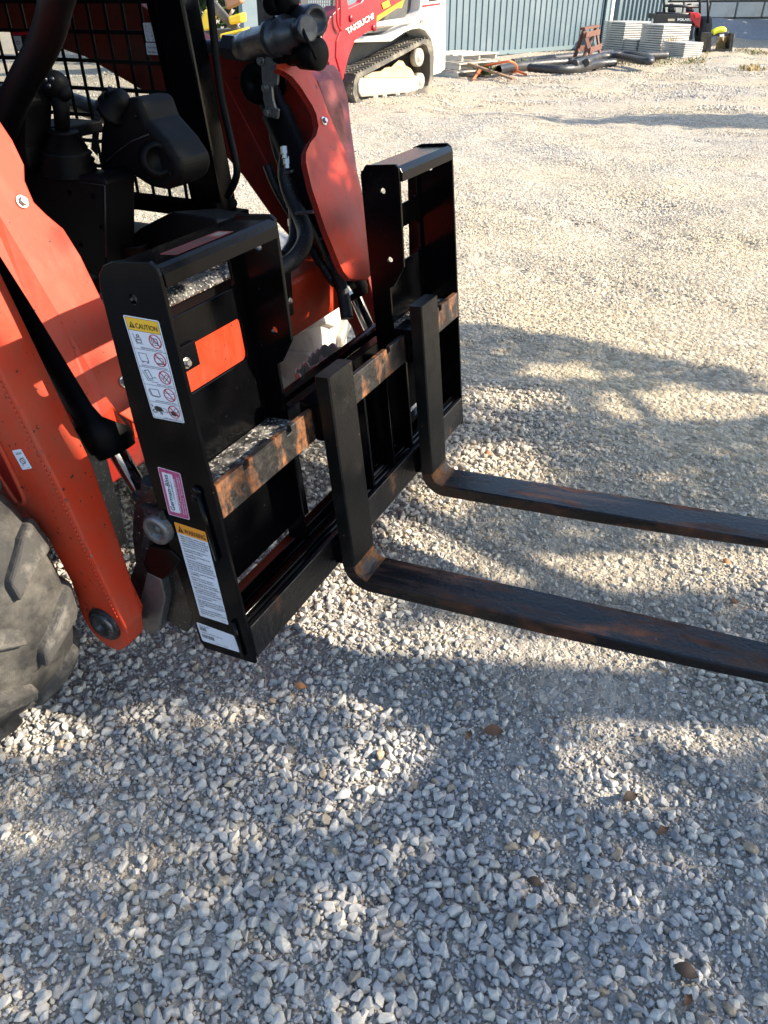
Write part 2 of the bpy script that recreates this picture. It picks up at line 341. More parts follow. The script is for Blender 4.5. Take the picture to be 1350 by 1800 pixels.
def stone_mat():
    M = bpy.data.materials.new('crushed_limestone'); M.use_nodes = True; t = M.node_tree; N = t.nodes; L = t.links; b = N['Principled BSDF']
    b.inputs['Roughness'].default_value = 0.8; b.inputs['Specular IOR Level'].default_value = 0.3
    g = N.new('ShaderNodeNewGeometry'); pos = g.outputs['Position']; tint = gravel_tint(N, L, pos)
    oi = N.new('ShaderNodeObjectInfo')
    cr = N.new('ShaderNodeValToRGB'); L.new(oi.outputs['Random'], cr.inputs[0]); e = cr.color_ramp.elements
    e[0].position = 0; e[0].color = (0.21, 0.21, 0.22, 1); e[1].position = 1; e[1].color = (0.40, 0.31, 0.20, 1)
    for p, c in ((0.12, (0.33, 0.33, 0.335)), (0.4, (0.42, 0.41, 0.39)), (0.62, (0.48, 0.465, 0.43)), (0.82, (0.53, 0.505, 0.455)), (0.93, (0.40, 0.37, 0.31)), (0.975, (0.22, 0.19, 0.16))):
        q = e.new(p); q.color = (*c, 1)
    n = N.new('ShaderNodeTexNoise'); n.inputs['Scale'].default_value = 90; n.inputs['Detail'].default_value = 6; n.inputs['Roughness'].default_value = .65; L.new(pos, n.inputs['Vector'])
    r = N.new('ShaderNodeMapRange'); r.inputs[1].default_value = .3; r.inputs[2].default_value = .7; r.inputs[3].default_value = 0.78; r.inputs[4].default_value = 1.2; L.new(n.outputs['Fac'], r.inputs[0])
    # pale calcite veins
    n2 = N.new('ShaderNodeTexNoise'); n2.inputs['Scale'].default_value = 45; n2.inputs['Detail'].default_value = 3; n2.inputs['Distortion'].default_value = 1.5; L.new(pos, n2.inputs['Vector'])
    s1 = N.new('ShaderNodeMath'); s1.operation = 'SUBTRACT'; s1.inputs[1].default_value = .5; L.new(n2.outputs['Fac'], s1.inputs[0])
    s2 = N.new('ShaderNodeMath'); s2.operation = 'ABSOLUTE'; L.new(s1.outputs[0], s2.inputs[0])
    s3 = N.new('ShaderNodeMapRange'); s3.inputs[1].default_value = 0; s3.inputs[2].default_value = .012; s3.inputs[3].default_value = .5; s3.inputs[4].default_value = 0; L.new(s2.outputs[0], s3.inputs[0])
    vm = N.new('ShaderNodeVectorMath'); vm.operation = 'SCALE'; L.new(cr.outputs[0], vm.inputs[0]); L.new(r.outputs[0], vm.inputs[3])
    v0 = N.new('ShaderNodeMix'); v0.data_type = 'RGBA'; L.new(s3.outputs[0], v0.inputs[0]); L.new(vm.outputs[0], v0.inputs[6]); v0.inputs[7].default_value = (.55, .54, .52, 1)
    tm = N.new('ShaderNodeMath'); tm.operation = 'MULTIPLY'; tm.inputs[1].default_value = .62; L.new(tint, tm.inputs[0])
    v1 = N.new('ShaderNodeMix'); v1.data_type = 'RGBA'; L.new(tm.outputs[0], v1.inputs[0]); L.new(v0.outputs[2], v1.inputs[6]); v1.inputs[7].default_value = (.52, .44, .31, 1)
    L.new(v1.outputs[2], b.inputs['Base Color'])
    bp = N.new('ShaderNodeBump'); bp.inputs['Strength'].default_value = .5; bp.inputs['Distance'].default_value = .002; L.new(n.outputs['Fac'], bp.inputs['Height']); L.new(bp.outputs[0], b.inputs['Normal'])
    return M
STONE = stone_mat()
def stone_mesh(k, detail):
    r_ = random.Random(100 + k); bm = bmesh.new(); n = 13 if detail else 9
    for q_ in range(n):
        zz_ = 1 - 2*(q_ + .5)/n; aa_ = q_*2.39996 + r_.uniform(-.35, .35); rr = math.sqrt(max(0, 1 - zz_*zz_))
        v = (Vector((rr*math.cos(aa_), rr*math.sin(aa_), zz_)) + Vector((r_.gauss(0, .28), r_.gauss(0, .28), r_.gauss(0, .28)))).normalized() * r_.uniform(.84, 1.05)
        bm.verts.new((v.x, v.y * .82, v.z * .72))
    res = bmesh.ops.convex_hull(bm, input=bm.verts)
    bmesh.ops.delete(bm, geom=[g_ for g_ in bm.verts if not g_.link_faces], context='VERTS')
    if detail:
        bmesh.ops.bevel(bm, geom=list(bm.edges), offset=.045, segments=1, affect='EDGES', clamp_overlap=True)
    me_ = bpy.data.meshes.new('stone'); bm.to_mesh(me_); bm.free()
    me_.materials.append(STONE); return me_
def stone_collection(name, n, detail):
    c = bpy.data.collections.new(name)
    for k in range(n):
        c.objects.link(bpy.data.objects.new(name + '_stone', stone_mesh(k + (0 if detail else 50), detail)))
    return c
def scatter(name, pts, scl, coll, ncol, label):
    n = len(pts); me_ = bpy.data.meshes.new(name); me_.vertices.add(n); me_.vertices.foreach_set('co', pts.ravel())
    a = me_.attributes.new('rot', 'FLOAT_VECTOR', 'POINT'); a.data.foreach_set('vector', (rng.random((n, 3)) * np.array([.9, .9, 6.283]) - np.array([.45, .45, 0])).astype('f').ravel())
    a = me_.attributes.new('scl', 'FLOAT_VECTOR', 'POINT'); a.data.foreach_set('vector', scl.astype('f').ravel())
    a = me_.attributes.new('pick', 'INT', 'POINT'); a.data.foreach_set('value', rng.integers(0, ncol, n).astype('i'))
    o = bpy.data.objects.new(name, me_); COL.objects.link(o); me_.materials.append(STONE)
    ng = bpy.data.node_groups.new(name, 'GeometryNodeTree'); ng.interface.new_socket('Geometry', in_out='INPUT', socket_type='NodeSocketGeometry'); ng.interface.new_socket('Geometry', in_out='OUTPUT', socket_type='NodeSocketGeometry')
    N = ng.nodes; L = ng.links; gi = N.new('NodeGroupInput'); go = N.new('NodeGroupOutput'); ip = N.new('GeometryNodeInstanceOnPoints'); ci = N.new('GeometryNodeCollectionInfo')
    ci.inputs['Collection'].default_value = coll; ci.inputs['Separate Children'].default_value = True; ci.inputs['Reset Children'].default_value = True
    def na(nm, ty):
        q = N.new('GeometryNodeInputNamedAttribute'); q.data_type = ty; q.inputs[0].default_value = nm; return q.outputs['Attribute']
    L.new(gi.outputs[0], ip.inputs['Points']); L.new(ci.outputs[0], ip.inputs['Instance']); ip.inputs['Pick Instance'].default_value = True
    L.new(na('pick', 'INT'), ip.inputs['Instance Index']); L.new(na('scl', 'FLOAT_VECTOR'), ip.inputs['Scale'])
    e2 = N.new('FunctionNodeEulerToRotation'); L.new(na('rot', 'FLOAT_VECTOR'), e2.inputs[0]); L.new(e2.outputs[0], ip.inputs['Rotation'])
    L.new(ip.outputs[0], go.inputs[0]); md = o.modifiers.new('scatter', 'NODES'); md.node_group = ng
    o['kind'] = 'stuff'; o['label'] = label; o['category'] = 'gravel'; return o
def in_view(x, y, margin):   # the wedge of ground around the camera's view, widened by margin metres on every side
    fx, fy = -0.449, 0.893; rx, ry = 0.893, 0.449
    dx = x - CAM[0]; dy = y - CAM[1]; fwd = dx*fx + dy*fy; rt = dx*rx + dy*ry
    return (fwd > 0.02 - margin*.5) & (np.abs(rt) < 0.60 * np.maximum(fwd, 0) + .55 + margin), np.hypot(fwd, rt)
def grid_pts(sp, dmin, dmax, margin, jit=.5):
    x = np.arange(max(-14, CAM[0] - dmax), min(9, CAM[0] + dmax), sp); y = np.arange(-2, CAM[1] + dmax + .1, sp); X, Y = np.meshgrid(x, y); X = X.ravel() + rng.uniform(-jit, jit, X.size) * sp; Y = Y.ravel() + rng.uniform(-jit, jit, Y.size) * sp
    ok, d = in_view(X, Y, margin); ok &= (d >= dmin) & (d < dmax); return X[ok], Y[ok], d[ok]
near_c = stone_collection('near', 26, True); far_c = stone_collection('far', 16, False)
def make_layer(name, sp, dmin, dmax, margin, smin, smax, coll, nc, lift, dust_k, label, jit=.5, power=1.6):
    x, y, d = grid_pts(sp, dmin, dmax, margin, jit)
    du = dusty(x, y); keep = rng.random(len(x)) > du * dust_k; x, y, du = x[keep], y[keep], du[keep]
    s = (smin + (smax - smin) * rng.random(len(x)) ** power) / 2 * (1 - .3 * du)
    z = height(x, y) + s * (lift - .55 * du) + rng.uniform(-.1, .25, len(x)) * s
    sc = np.stack([s * rng.uniform(.95, 1.3, len(x)), s * rng.uniform(.8, 1.1, len(x)), s * rng.uniform(.85, 1.2, len(x))], 1)
    return scatter(name, np.stack([x, y, z], 1).astype('f'), sc, coll, nc, label)
make_layer('gravel', 0.0148, 0, 3.4, .35, .010, .036, near_c, 26, .45, .80, 'crushed grey limestone gravel covering the lot in the foreground', power=1.7)
make_layer('gravel_chips', 0.0095, 0, 2.9, .2, .005, .013, near_c, 26, .45, .25, 'small limestone chips and fines between the larger stones', power=1.3)
make_layer('coarse_gravel', 0.085, 0, 3.4, .35, .026, .042, near_c, 26, .7, .9, 'scattered larger limestone pieces lying on top of the gravel')
make_layer('far_gravel', 0.0185, 3.4, 7.0, .4, .008, .027, far_c, 16, .3, .72, 'pale gravel spread across the middle of the lot', power=1.3)
make_layer('distant_gravel', 0.033, 7.0, 13.5, .4, .013, .038, far_c, 16, .2, .5, 'pale gravel spread across the far side of the lot')
make_layer('distant_gravel', 0.075, 13.5, 27, .4, .03, .065, far_c, 16, .2, .3, 'pale coarse-looking gravel at the far edge of the lot near the shed')

# ================================================================== PALLET FORK FRAME
FR = thing('fork_carriage', 'glossy black steel pallet fork carriage with caution and warning decals, mounted on the orange loader', 'fork carriage', (0, 0, 0.25), (0, -math.radians(5.405), 0))
def fobj(name, mb, mt, parent=FR, bevel=0.0015, **k): return obj(name, mb, mt, parent, bevel, 2, local=True, **k)
W = 1.328; T = 0.010
xz = lambda y: (lambda a, b: (a, y, b))
outer = [(0, 0), (0, .905), (-.004, .918), (-.016, .928), (-.100, .928), (-.125, .920), (-.143, .902), (-.150, .878), (-.166, .60), (-.168, .30), (-.160, .02), (-.150, 0)]
fobj('side_plate', plate(outer, [circ(-.075, .862, .009)], xz(0), (0, T, 0), BLK), BLK)
fobj('side_plate', plate(outer, [circ(-.075, .862, .009)], xz(W), (0, -T, 0), BLK), BLK)
inner = [(-.002, .875), (-.008, .66), (-.045, .605), (-.058, .60), (-.062, .10), (-.118, .10), (-.118, .905), (-.10, .928), (-.012, .928), (-.002, .918)]
for yy, s in ((.373, -1), (.955, 1)):
    fobj('inner_plate', plate(inner, [circ(-.055, .862, .008), circ(-.050, .68, .008)], xz(yy), (0, s * T, 0), BLK), BLK)
def yz(x): return lambda a, b: (x, a, b)
for y0, y1, wl, wr in ((T, .363, .040, .334), (.965, W - T, .995, 1.300)):
    fobj('back_panel', plate([(y0, .13), (y1, .13), (y1, .912), (y0, .912)], [rrect(wl, .783, wr, .872, .014), rrect(wl, .620, wr, .716, .014)], yz(-.122), (.008, 0, 0), BLK), BLK, label='black back panel with two rounded windows')
    # folded top bar: top sheet, rolled edge and front lip
    prof = [(-.112, .914), (-.112, .921), (-.010, .921), (-.002, .916), (.003, .906), (.003, .883), (-.004, .883), (-.004, .903), (-.010, .912)]
    mb = MB(); mb.prism([(a, y0, b) for a, b in prof], (0, y1 - y0 + .002, 0), BLK); fobj('top_bar', mb, BLK)
    # gritty shelf behind the fork rail
    mb = MB(); mb.box((-.112, y0, .452), (-.014, y1, .458), LEDGE); fobj('shelf', mb, LEDGE)
def rail(z0, z1, x0, x1, notches, mt, nm):
    pts = [(T + .001, z0), (W - T - .001, z0), (W - T - .001, z1)]
    for n_ in sorted(notches, reverse=True): pts += [(n_ + .010, z1), (n_ + .010, z1 - .016), (n_ - .010, z1 - .016), (n_ - .010, z1)]
    pts += [(T + .001, z1)]
    mb = plate(pts, [], yz(x0), (x1 - x0, 0, 0), mt); return fobj(nm, mb, mt, bevel=.002)
rail(.402, .482, -.012, .002, (.115, .284, .80, 1.17), RUST, 'fork_rail')
rail(.012, .105, -.012, .002, (), RUSTL, 'lower_fork_rail')
mb = MB(); mb.prism([(-.155, 0, .008), (-.014, 0, .008), (-.014, 0, .092), (-.024, 0, .104), (-.036, 0, .104), (-.044, 0, .095), (-.052, 0, .058), (-.115, 0, .052), (-.125, 0, .075), (-.155, 0, .075)], (0, 1, 0), BLK)
mb.v = [(a, T + .001 if b < .5 else W - T - .001, c) for a, b, c in mb.v]; fobj('lower_channel', mb, BLK)
mb = MB(); mb.tube([(-.034, T + .001, .108), (-.034, W - T - .001, .108)], .0045, 8, BLK); fobj('weld_bead', mb, BLK)
for ya, yb, xa in ((.66, .672, -.064), (.80, .812, -.064), (.93, .942, -.064)):
    mb = MB(); mb.box((-.116, ya, .10), (xa + .05, yb, .40), BLK); fobj('strut', mb, BLK)
mb = MB(); mb.box((-.122, .374, .40), (-.090, .954, .452), BLK); fobj('cross_rail', mb, BLK)
for q_ in ((.374, .46, .45), (.70, .79, .40)): mb = MB(); mb.box((-.120, q_[0], .12), (-.112, q_[1], q_[2]), BLK); fobj('web_plate', mb, BLK)
# welded lug and weld stitches on the near side plate
mb = MB(); mb.tube([(-.036, -.004, .462), (-.030, -.004, .30)], .006, 8, BLK); mb.ball((-.040, -.004, .468), .014, BLK, 10, (1, .5, 1)); mb.ball((-.052, -.003, .452), .010, BLK, 8, (1, .5, 1)); fobj('weld_bead', mb, BLK, bevel=0)
mb = MB(); mb.tube([(-.032, -.003, .125), (-.028, -.004, .02)], .006, 8, BLK); fobj('weld_bead', mb, BLK, bevel=0)
# decals ----------------------------------------------------------
class Decal:
    """flat print laid on a plane: a quad given by its 4 corner points (tl, tr, br, bl)"""
    def __init__(s, tl, tr, br, bl, w_, h, nrm):
        s.c = [Vector(q) for q in (tl, tr, br, bl)]; s.w = w_; s.h = h; s.n = Vector(nrm).normalized(); s.mb = MB(); s.tx = MB()
    def p(s, x, y, lay): 
        u = x / s.w; v = y / s.h; tl, tr, br, bl = s.c
        return tl*(1-u)*(1-v) + tr*u*(1-v) + br*u*v + bl*(1-u)*v + s.n*(.0004 + .0002*lay)
    def poly(s, pts, m_, lay=0, txt=False): 
        (s.tx if txt else s.mb).add([s.p(a, b, lay) for a, b in pts], [list(range(len(pts)))], m_)
    def rect(s, x0, y0, x1, y1, m_, lay=0, r=0):
        s.poly(rrect(x0, y0, x1, y1, r, 3) if r else [(x0,y0),(x1,y0),(x1,y1),(x0,y1)], m_, lay)
    def line(s, x0, y0, x1, y1, t, m_, lay=2):
        d = math.hypot(x1-x0, y1-y0) or 1; a, b = -(y1-y0)/d*t/2, (x1-x0)/d*t/2
        s.poly([(x0+a,y0+b),(x1+a,y1+b),(x1-a,y1-b),(x0-a,y0-b)], m_, lay)
    def ring(s, cx, cy, r, t, m_, lay=3, ry=None, n=24):
        for k in range(n):
            a, b = 2*PI*k/n, 2*PI*(k+1)/n; ry_ = ry or r
            s.poly([(cx+r*math.cos(a), cy+ry_*math.sin(a)), (cx+r*math.cos(b), cy+ry_*math.sin(b)), (cx+(r-t)*math.cos(b), cy+(ry_-t)*math.sin(b)), (cx+(r-t)*math.cos(a), cy+(ry_-t)*math.sin(a))], m_, lay)
    def text(s, x, y, txt, size, m_, lay=4, bold=0.0, shear=0, width=None, rot=0):
        vs, fs = text_mesh(txt, size, bold, shear, width); ca, sa = math.cos(rot), math.sin(rot); n = []
        for v in vs: n.append(s.p(x + v.x*ca + v.y*sa, y - v.y*ca + v.x*sa, lay))
        s.tx.add(n, fs, m_)
    def done(s, name, parent, **k):
        o = obj(name, s.mb, WHT, parent, local=True, **k)
        if s.tx.v: obj('lettering', s.tx, INK, o, local=True)
        return o
FL = lambda x, z: (x, 0, z)
NF = (0, -1, 0)
def UFp(px, py):   # photo pixel -> point on the near side plate, in frame coordinates
    a = math.radians(5.405); n = (0, 1, 0); q = UP(px, py, (0, 0, .25), n); q = q - Vector((0, 0, .25)); return Vector((q.x*math.cos(a) + q.z*math.sin(a), 0, -q.x*math.sin(a) + q.z*math.cos(a)))
# caution decal
d = Decal(UFp(216, 553), UFp(279, 564), UFp(325, 744), UFp(270, 734), 60, 196, NF)
d.rect(0, 0, 60, 196, WHT, 0, 3); 
for a in ((2, 2, 58, 2.7), (2, 193.3, 58, 194), (2, 2, 2.7, 194), (57.3, 2, 58, 194)): d.rect(*a, INK, 1)
d.rect(2.7, 2.7, 57.3, 25, YEL, 1)
for k in range(1, 6):
    yy = 25 + (k - 1) * 34.0; d.rect(2.7, yy, 57.3, yy + .7, INK, 2)
d.poly([(6, 21), (11, 9), (16, 21)], INK, 3); d.rect(10.4, 12.5, 11.6, 17.5, YEL, 4); d.rect(10.4, 18.5, 11.6, 19.7, YEL, 4)
d.text(17, 20.5, 'CAUTION', 13.2, INK, 4, .012 * 13, 0, 37)
cap = [('OBSERVE RATED CAPACITY', 0), ('BALANCE LOAD ON BOTH FORKS', 0), ('KEEP LOAD LEVEL', 0), ('USE PROPER LENGTH FORKS', 0), ('KEEP LOAD LOW', 0)]
for k, (t_, _) in enumerate(cap):
    y0 = 25 + k * 34; d.ring(45, y0 + 15, 10.5, 1.6, REDI, 5, 13); d.line(38, y0 + 5.5, 52, y0 + 24.5, 1.6, REDI, 5)
    wd = [38, 46, 27, 40, 24][k]; d.text(57 - wd - (3 if k < 4 else 10), y0 + 32.4, t_, 3.6, INK, 4, .02, 0, wd)
def sk(pts, y0, t=.8, m_=INK):
    for (a, b), (c, e) in zip(pts[:-1], pts[1:]): d.line(a, y0 + b, c, y0 + e, t, m_, 3)
sk([(8, 6), (11, 24), (22, 24)], 25); sk([(12, 22), (12, 13), (20, 13), (20, 22), (12, 22)], 25); d.ring(16, 34.5, 2.6, 1.2, INK, 3); sk([(13, 17), (19, 17)], 25, 1.6)
sk([(39, 9), (39, 22), (51, 22)], 25); sk([(42, 10), (48, 10), (49, 18), (42, 18), (42, 10)], 25, 1.2)
sk([(8, 8), (22, 8), (23, 23), (10, 23), (8, 8)], 59); sk([(10, 25), (14, 25)], 59, 1.6); sk([(19, 25), (23, 25)], 59, 1.6)
sk([(38, 12), (50, 12), (50, 22), (38, 22)], 59); sk([(37, 24), (53, 22)], 59, 1.4)
sk([(6, 8), (12, 26), (22, 24)], 93); sk([(10, 7), (17, 5), (22, 21), (15, 23), (10, 7)], 93, 1.0); sk([(24, 18), (28, 19)], 93, 1.2); sk([(18, 28), (30, 27)], 93, .7)
sk([(40, 20), (48, 8), (52, 12), (44, 22)], 93); sk([(38, 14), (44, 25)], 93)
sk([(7, 11), (10, 22), (25, 24)], 127); sk([(9, 9), (25, 8), (27, 21), (12, 22), (9, 9)], 127, 1.0); sk([(36, 12), (54, 12)], 127); sk([(37, 20), (53, 24)], 127)
d.poly([(8, 172), (14, 169), (22, 171), (25, 178), (16, 181), (10, 178)], INK, 3); d.ring(8.5, 180, 4, 1.4, INK, 4); d.ring(20, 183, 2.6, 1.3, INK, 4); sk([(25, 11), (31, 12), (33, 19), (24, 18)], 161); sk([(5, 6), (6, 12)], 161, 1.2)
d.poly([(39, 175), (47, 176), (52, 182), (44, 185), (39, 181)], INK, 3); d.ring(38.5, 180, 3.4, 1.3, INK, 4); sk([(44, 15), (49, 7), (54, 9), (51, 16), (46, 14)], 161)
d.text(46, 192, '89-0126', 3.4, INK, 4, 0, 0, 9)
d.done('caution_decal', FR, label='white and yellow CAUTION decal with five pictograms')
# dealer decal (lettering reads upward)
d = Decal(UFp(277, 820), UFp(317, 832), UFp(334, 914), UFp(297, 904), 50, 100, NF)
d.rect(0, 0, 50, 100, PINKL, 0, 3); d.rect(1.2, 1.2, 48.8, 98.8, PINK, 1, 3); d.rect(7, 8, 30.5, 91, PINKL, 2, 2); d.rect(8, 9, 29.5, 90, WHT, 3, 2)
d.rect(18.5, 0, 19.3, 9, INK, 5)
R_ = -PI / 2
d.text(19.5, 88, 'German-Bliss', 14, INK, 5, .22, 0, 76, R_); d.text(25.2, 70, '-----EQUIPMENT-----', 4.2, INK, 5, .05, 0, 58, R_)
d.text(34.5, 88, 'www.germanbliss.com', 6.2, WHT, 5, .08, 0, 72, R_)
d.text(41, 90, 'Princeville | Princeton | Farmington', 5.0, PINKL, 5, .05, 0, 80, R_); d.text(46.5, 90, '309-385-4316   815-915-9999', 4.6, PINKL, 5, .05, 0, 80, R_)
d.done('dealer_decal', FR, label='magenta and white dealer decal with lettering running upwards')
# warning decal
d = Decal(UFp(306, 917), UFp(361, 935), UFp(402, 1098), UFp(352, 1082), 60, 190, NF)
d.rect(0, 0, 60, 190, WHT, 0, 2); d.rect(0, 0, 60, 20, WOR, 1, 1.5)
d.poly([(4, 17), (9.5, 4), (15, 17)], INK, 2); d.rect(9, 7.5, 10, 13, WOR, 3); d.rect(9, 14, 10, 15.2, WOR, 3)
d.text(16.5, 16.5, 'WARNING', 12.8, INK, 4, .16, 0, 41)
body = ["• Read and follow owner's manual", "  before installing, operating, or", "  performing maintenance on this", "  attachment. Observe all safety", "  recommendations in manual.", "",
 "• Do not exceed weight limit of", "  attachment or loader.", "", "• Do not lift or carry anyone on", "  attachment.", "", "• Attachment should be used with", "  the proper counterweight on", "  rear of tractor. When handling", "  loads on both ends of tractor,", "  read user first and reload last.", "",
 "• Use proper stops for increased", "  stability.", "", "• Never raise load to extreme", "  heights on steep inclines.", "", "• Carry load as low as practical", "  to maintain good unit stability.", "", "• Make sure latching mechanism", "  is engaged and attachment is", "  securely attached to the loader.", "",
 "• Do not stand or work under", "  raised attachment.", "", "• Stop engine, lower loader, relieve", "  all hydraulic pressure, and set", "  brakes before leaving operator's", "  seat.", "", "• Failure to observe the above", "  precautions can result in serious", "  injury or death."]
yy = 25.5
for ln in body:
    if ln.strip(): d.text(3, yy, ln, 4.1, INK, 3, .05, 0, min(55, 1.58 * len(ln))); yy += 4.45
    else: yy += 1.9
d.text(48, 186, '89-0115', 3.2, INK, 3, 0, 0, 8)
d.done('warning_decal', FR, label='white WARNING decal with orange header and lines of small print')
# serial label
d = Decal(UFp(345, 1093), UFp(411, 1117), UFp(422, 1147), UFp(356, 1126), 100, 48, NF)
d.rect(0, 0, 100, 48, WHT, 0, 4); d.text(6, 7, 'Part # 14-0086', 4.5, INK, 2, .03, 0, 26)
for y0, y1, x1 in ((9, 18, 22), (28, 37, 36)):
    x = 5
    while x < x1: b_ = rng.choice([.6, 1.0, 1.5]); d.rect(x, y0, x + b_, y1, INK, 1); x += b_ + rng.choice([.6, .9])
d.text(6, 24, 'CARRIAGE SKID STR 5,500 LBS', 3.8, INK, 2, .02, 0, 56); d.text(38, 44, 'MADE IN U.S.A.  PATENTED', 3.0, INK, 2, .02, 0, 34)
d.done('serial_label', FR, label='white serial label with barcodes at the foot of the plate')
# sticker on the near top bar
d = Decal((-.020, .075, .921), (-.020, .25, .921), (-.060, .25, .921), (-.060, .075, .921), 100, 24, (0, 0, 1))
d.rect(0, 0, 100, 24, mat('faded_dark_red_print', (.07, .015, .02), .3), 0, 2); d.rect(3, 3, 72, 21, INK, 1, 1); d.rect(78, 4, 96, 20, STEELD, 1, 1)
for k_ in range(3): d.rect(8, 6 + k_*5, 64 - k_*9, 8 + k_*5, MATS['faded_dark_red_print'], 2)
d.rect(70, 2, 71, 22, INK, 2); d.done('top_sticker', FR)
bolt('frame_bolt', (-.106, .125, .690), (1, 0, 0), .012, FR, STEEL, local=True)
mb = MB(); mb.box((-.112, .085, .672), (-.106, .165, .725), BLK); fobj('latch_tab', mb, BLK)

# ================================================================== FORKS
def fork(y0, label):
    y1 = y0 + .1125
    t = thing('pallet_fork', label, 'pallet fork', (0, 0, .25), (0, -math.radians(5.405), 0), 'pallet forks on the carriage')
    mb = MB(); xb, xf = .032, .0715; zt, zb = .004, -.037; prof_o = []; prof_i = []
    # side section: back/outer curve and front/inner curve
    out = [(xb, .574), (xb, .035)]; R1 = .075
    for k in range(7):
        a = math.radians(180 + 90*k/6); out.append((xb + R1 + R1*math.cos(a), zb + R1 + R1*math.sin(a)))
    inn = [(xf, .574), (xf, .040)]; R2 = .034
    for k in range(7):
        a = math.radians(180 + 90*k/6); inn.append((xf + R2 + R2*math.cos(a), zt + R2 + R2*math.sin(a)))
    out = out[:2] + out[2:]; Lx = 1.25
    for x in (.3, .6, .9, 1.1): out.append((x, zb + (x > .55) * (x - .55) * .028)); inn.append((x, zt - max(0, x - .55) * .002))
    out.append((Lx - .02, zb + .026)); inn.append((Lx, zt - .010))
    n = len(out)
    vs = []
    for k in range(n):
        taper = 0 if out[k][0] < 1.0 else (.004 if out[k][0] < 1.2 else .022)
        b_ = 0.0035
        (xo, zo), (xi, zi) = out[k], inn[k]
        dx, dz = xi - xo, zi - zo; L_ = math.hypot(dx, dz); ux, uz = dx / L_ * b_, dz / L_ * b_
        ring_ = [(xo, y0 + b_ + taper, zo), (xo, y1 - b_ - taper, zo), (xo + ux, y1 - taper, zo + uz), (xi - ux, y1 - taper, zi - uz), (xi, y1 - b_ - taper, zi), (xi, y0 + b_ + taper, zi), (xi - ux, y0 + taper, zi - uz), (xo + ux, y0 + taper, zo + uz)]
        vs += ring_
    for k in range(n - 1):
        m_ = SHK if k < 1 else (HEEL if k < 8 else FORK)
        for j in range(8):
            jj = (j + 1) % 8; mm_ = m_ if j in (3, 4, 5) or m_ is not HEEL else FORK
            mb.add([vs[k*8+j], vs[k*8+jj], vs[(k+1)*8+jj], vs[(k+1)*8+j]], [(0, 1, 2, 3)], mm_, False)
    mb.add(vs[:8], [list(range(8))], SHK); mb.add(vs[-8:], [list(range(8))], FORK)
    o = obj('fork_blade', mb, SHK, t, 0, local=True, label='L-shaped black blade with rusty heel')
    mb = MB(); mb.prism([(xb - .0005, y0 + .012, .50), (xb - .0005, y0 + .012, .40), (.004, y0 + .012, .40), (.004, y0 + .012, .485), (-.014, y0 + .012, .485), (-.014, y0 + .012, .46), (-.030, y0 + .012, .46), (-.030, y0 + .012, .50)], (0, .0885, 0), BLK); obj('upper_hook', mb, BLK, t, .002, local=True)
    mb = MB(); mb.prism([(xb - .0005, y0 + .012, .10), (xb - .0005, y0 + .012, .03), (.004, y0 + .012, .03), (.004, y0 + .012, .10)], (0, .0885, 0), BLK); obj('lower_hook', mb, BLK, t, .002, local=True)
    d = Decal((-.0, y0, .574), (-.0, y1, .574), (xb, y1, .574), (xb, y0, .574), 10, 10, (0, 0, 1))
    return t
fork(.3715, 'black steel pallet fork nearest the camera, its blade crossing low over the gravel')
fork(.886, 'black steel pallet fork beside the tall right upright, the farther and higher blade in view')

# ================================================================== SKID STEER LOADER
SK = thing('skid_steer_loader', 'orange skid steer loader with black cab and grey dusty tyres carrying the fork frame', 'skid steer', (-1.5, .664, 0))
def lobj(name, mb, mt, parent=SK, bevel=.003, **k): return obj(name, mb, mt, parent, bevel, 2, **k)
arm_front = [(-.285, .33), (-.30, .39), (-.325, .49), (-.372, .70), (-.432, .91), (-.485, 1.10), (-.515, 1.24), (-.545, 1.315), (-.60, 1.355), (-.70, 1.37), (-.95, 1.40), (-1.4, 1.60), (-2.3, 1.85), (-2.6, 1.85)]
arm_back = [(-2.6, 1.55), (-2.2, 1.50), (-1.5, 1.36), (-1.15, 1.22), (-.96, 1.10), (-.87, 1.02), (-.76, .89), (-.66, .80), (-.58, .705), (-.515, .615), (-.462, .53), (-.43, .42), (-.428, .30), (-.41, .262), (-.375, .232), (-.33, .235), (-.295, .27)]
CHIP = mat('bare_metal_chip', (.10, .07, .05), .6, spots=(.3, .25, .2), spot_scale=60, spot_amt=.8)
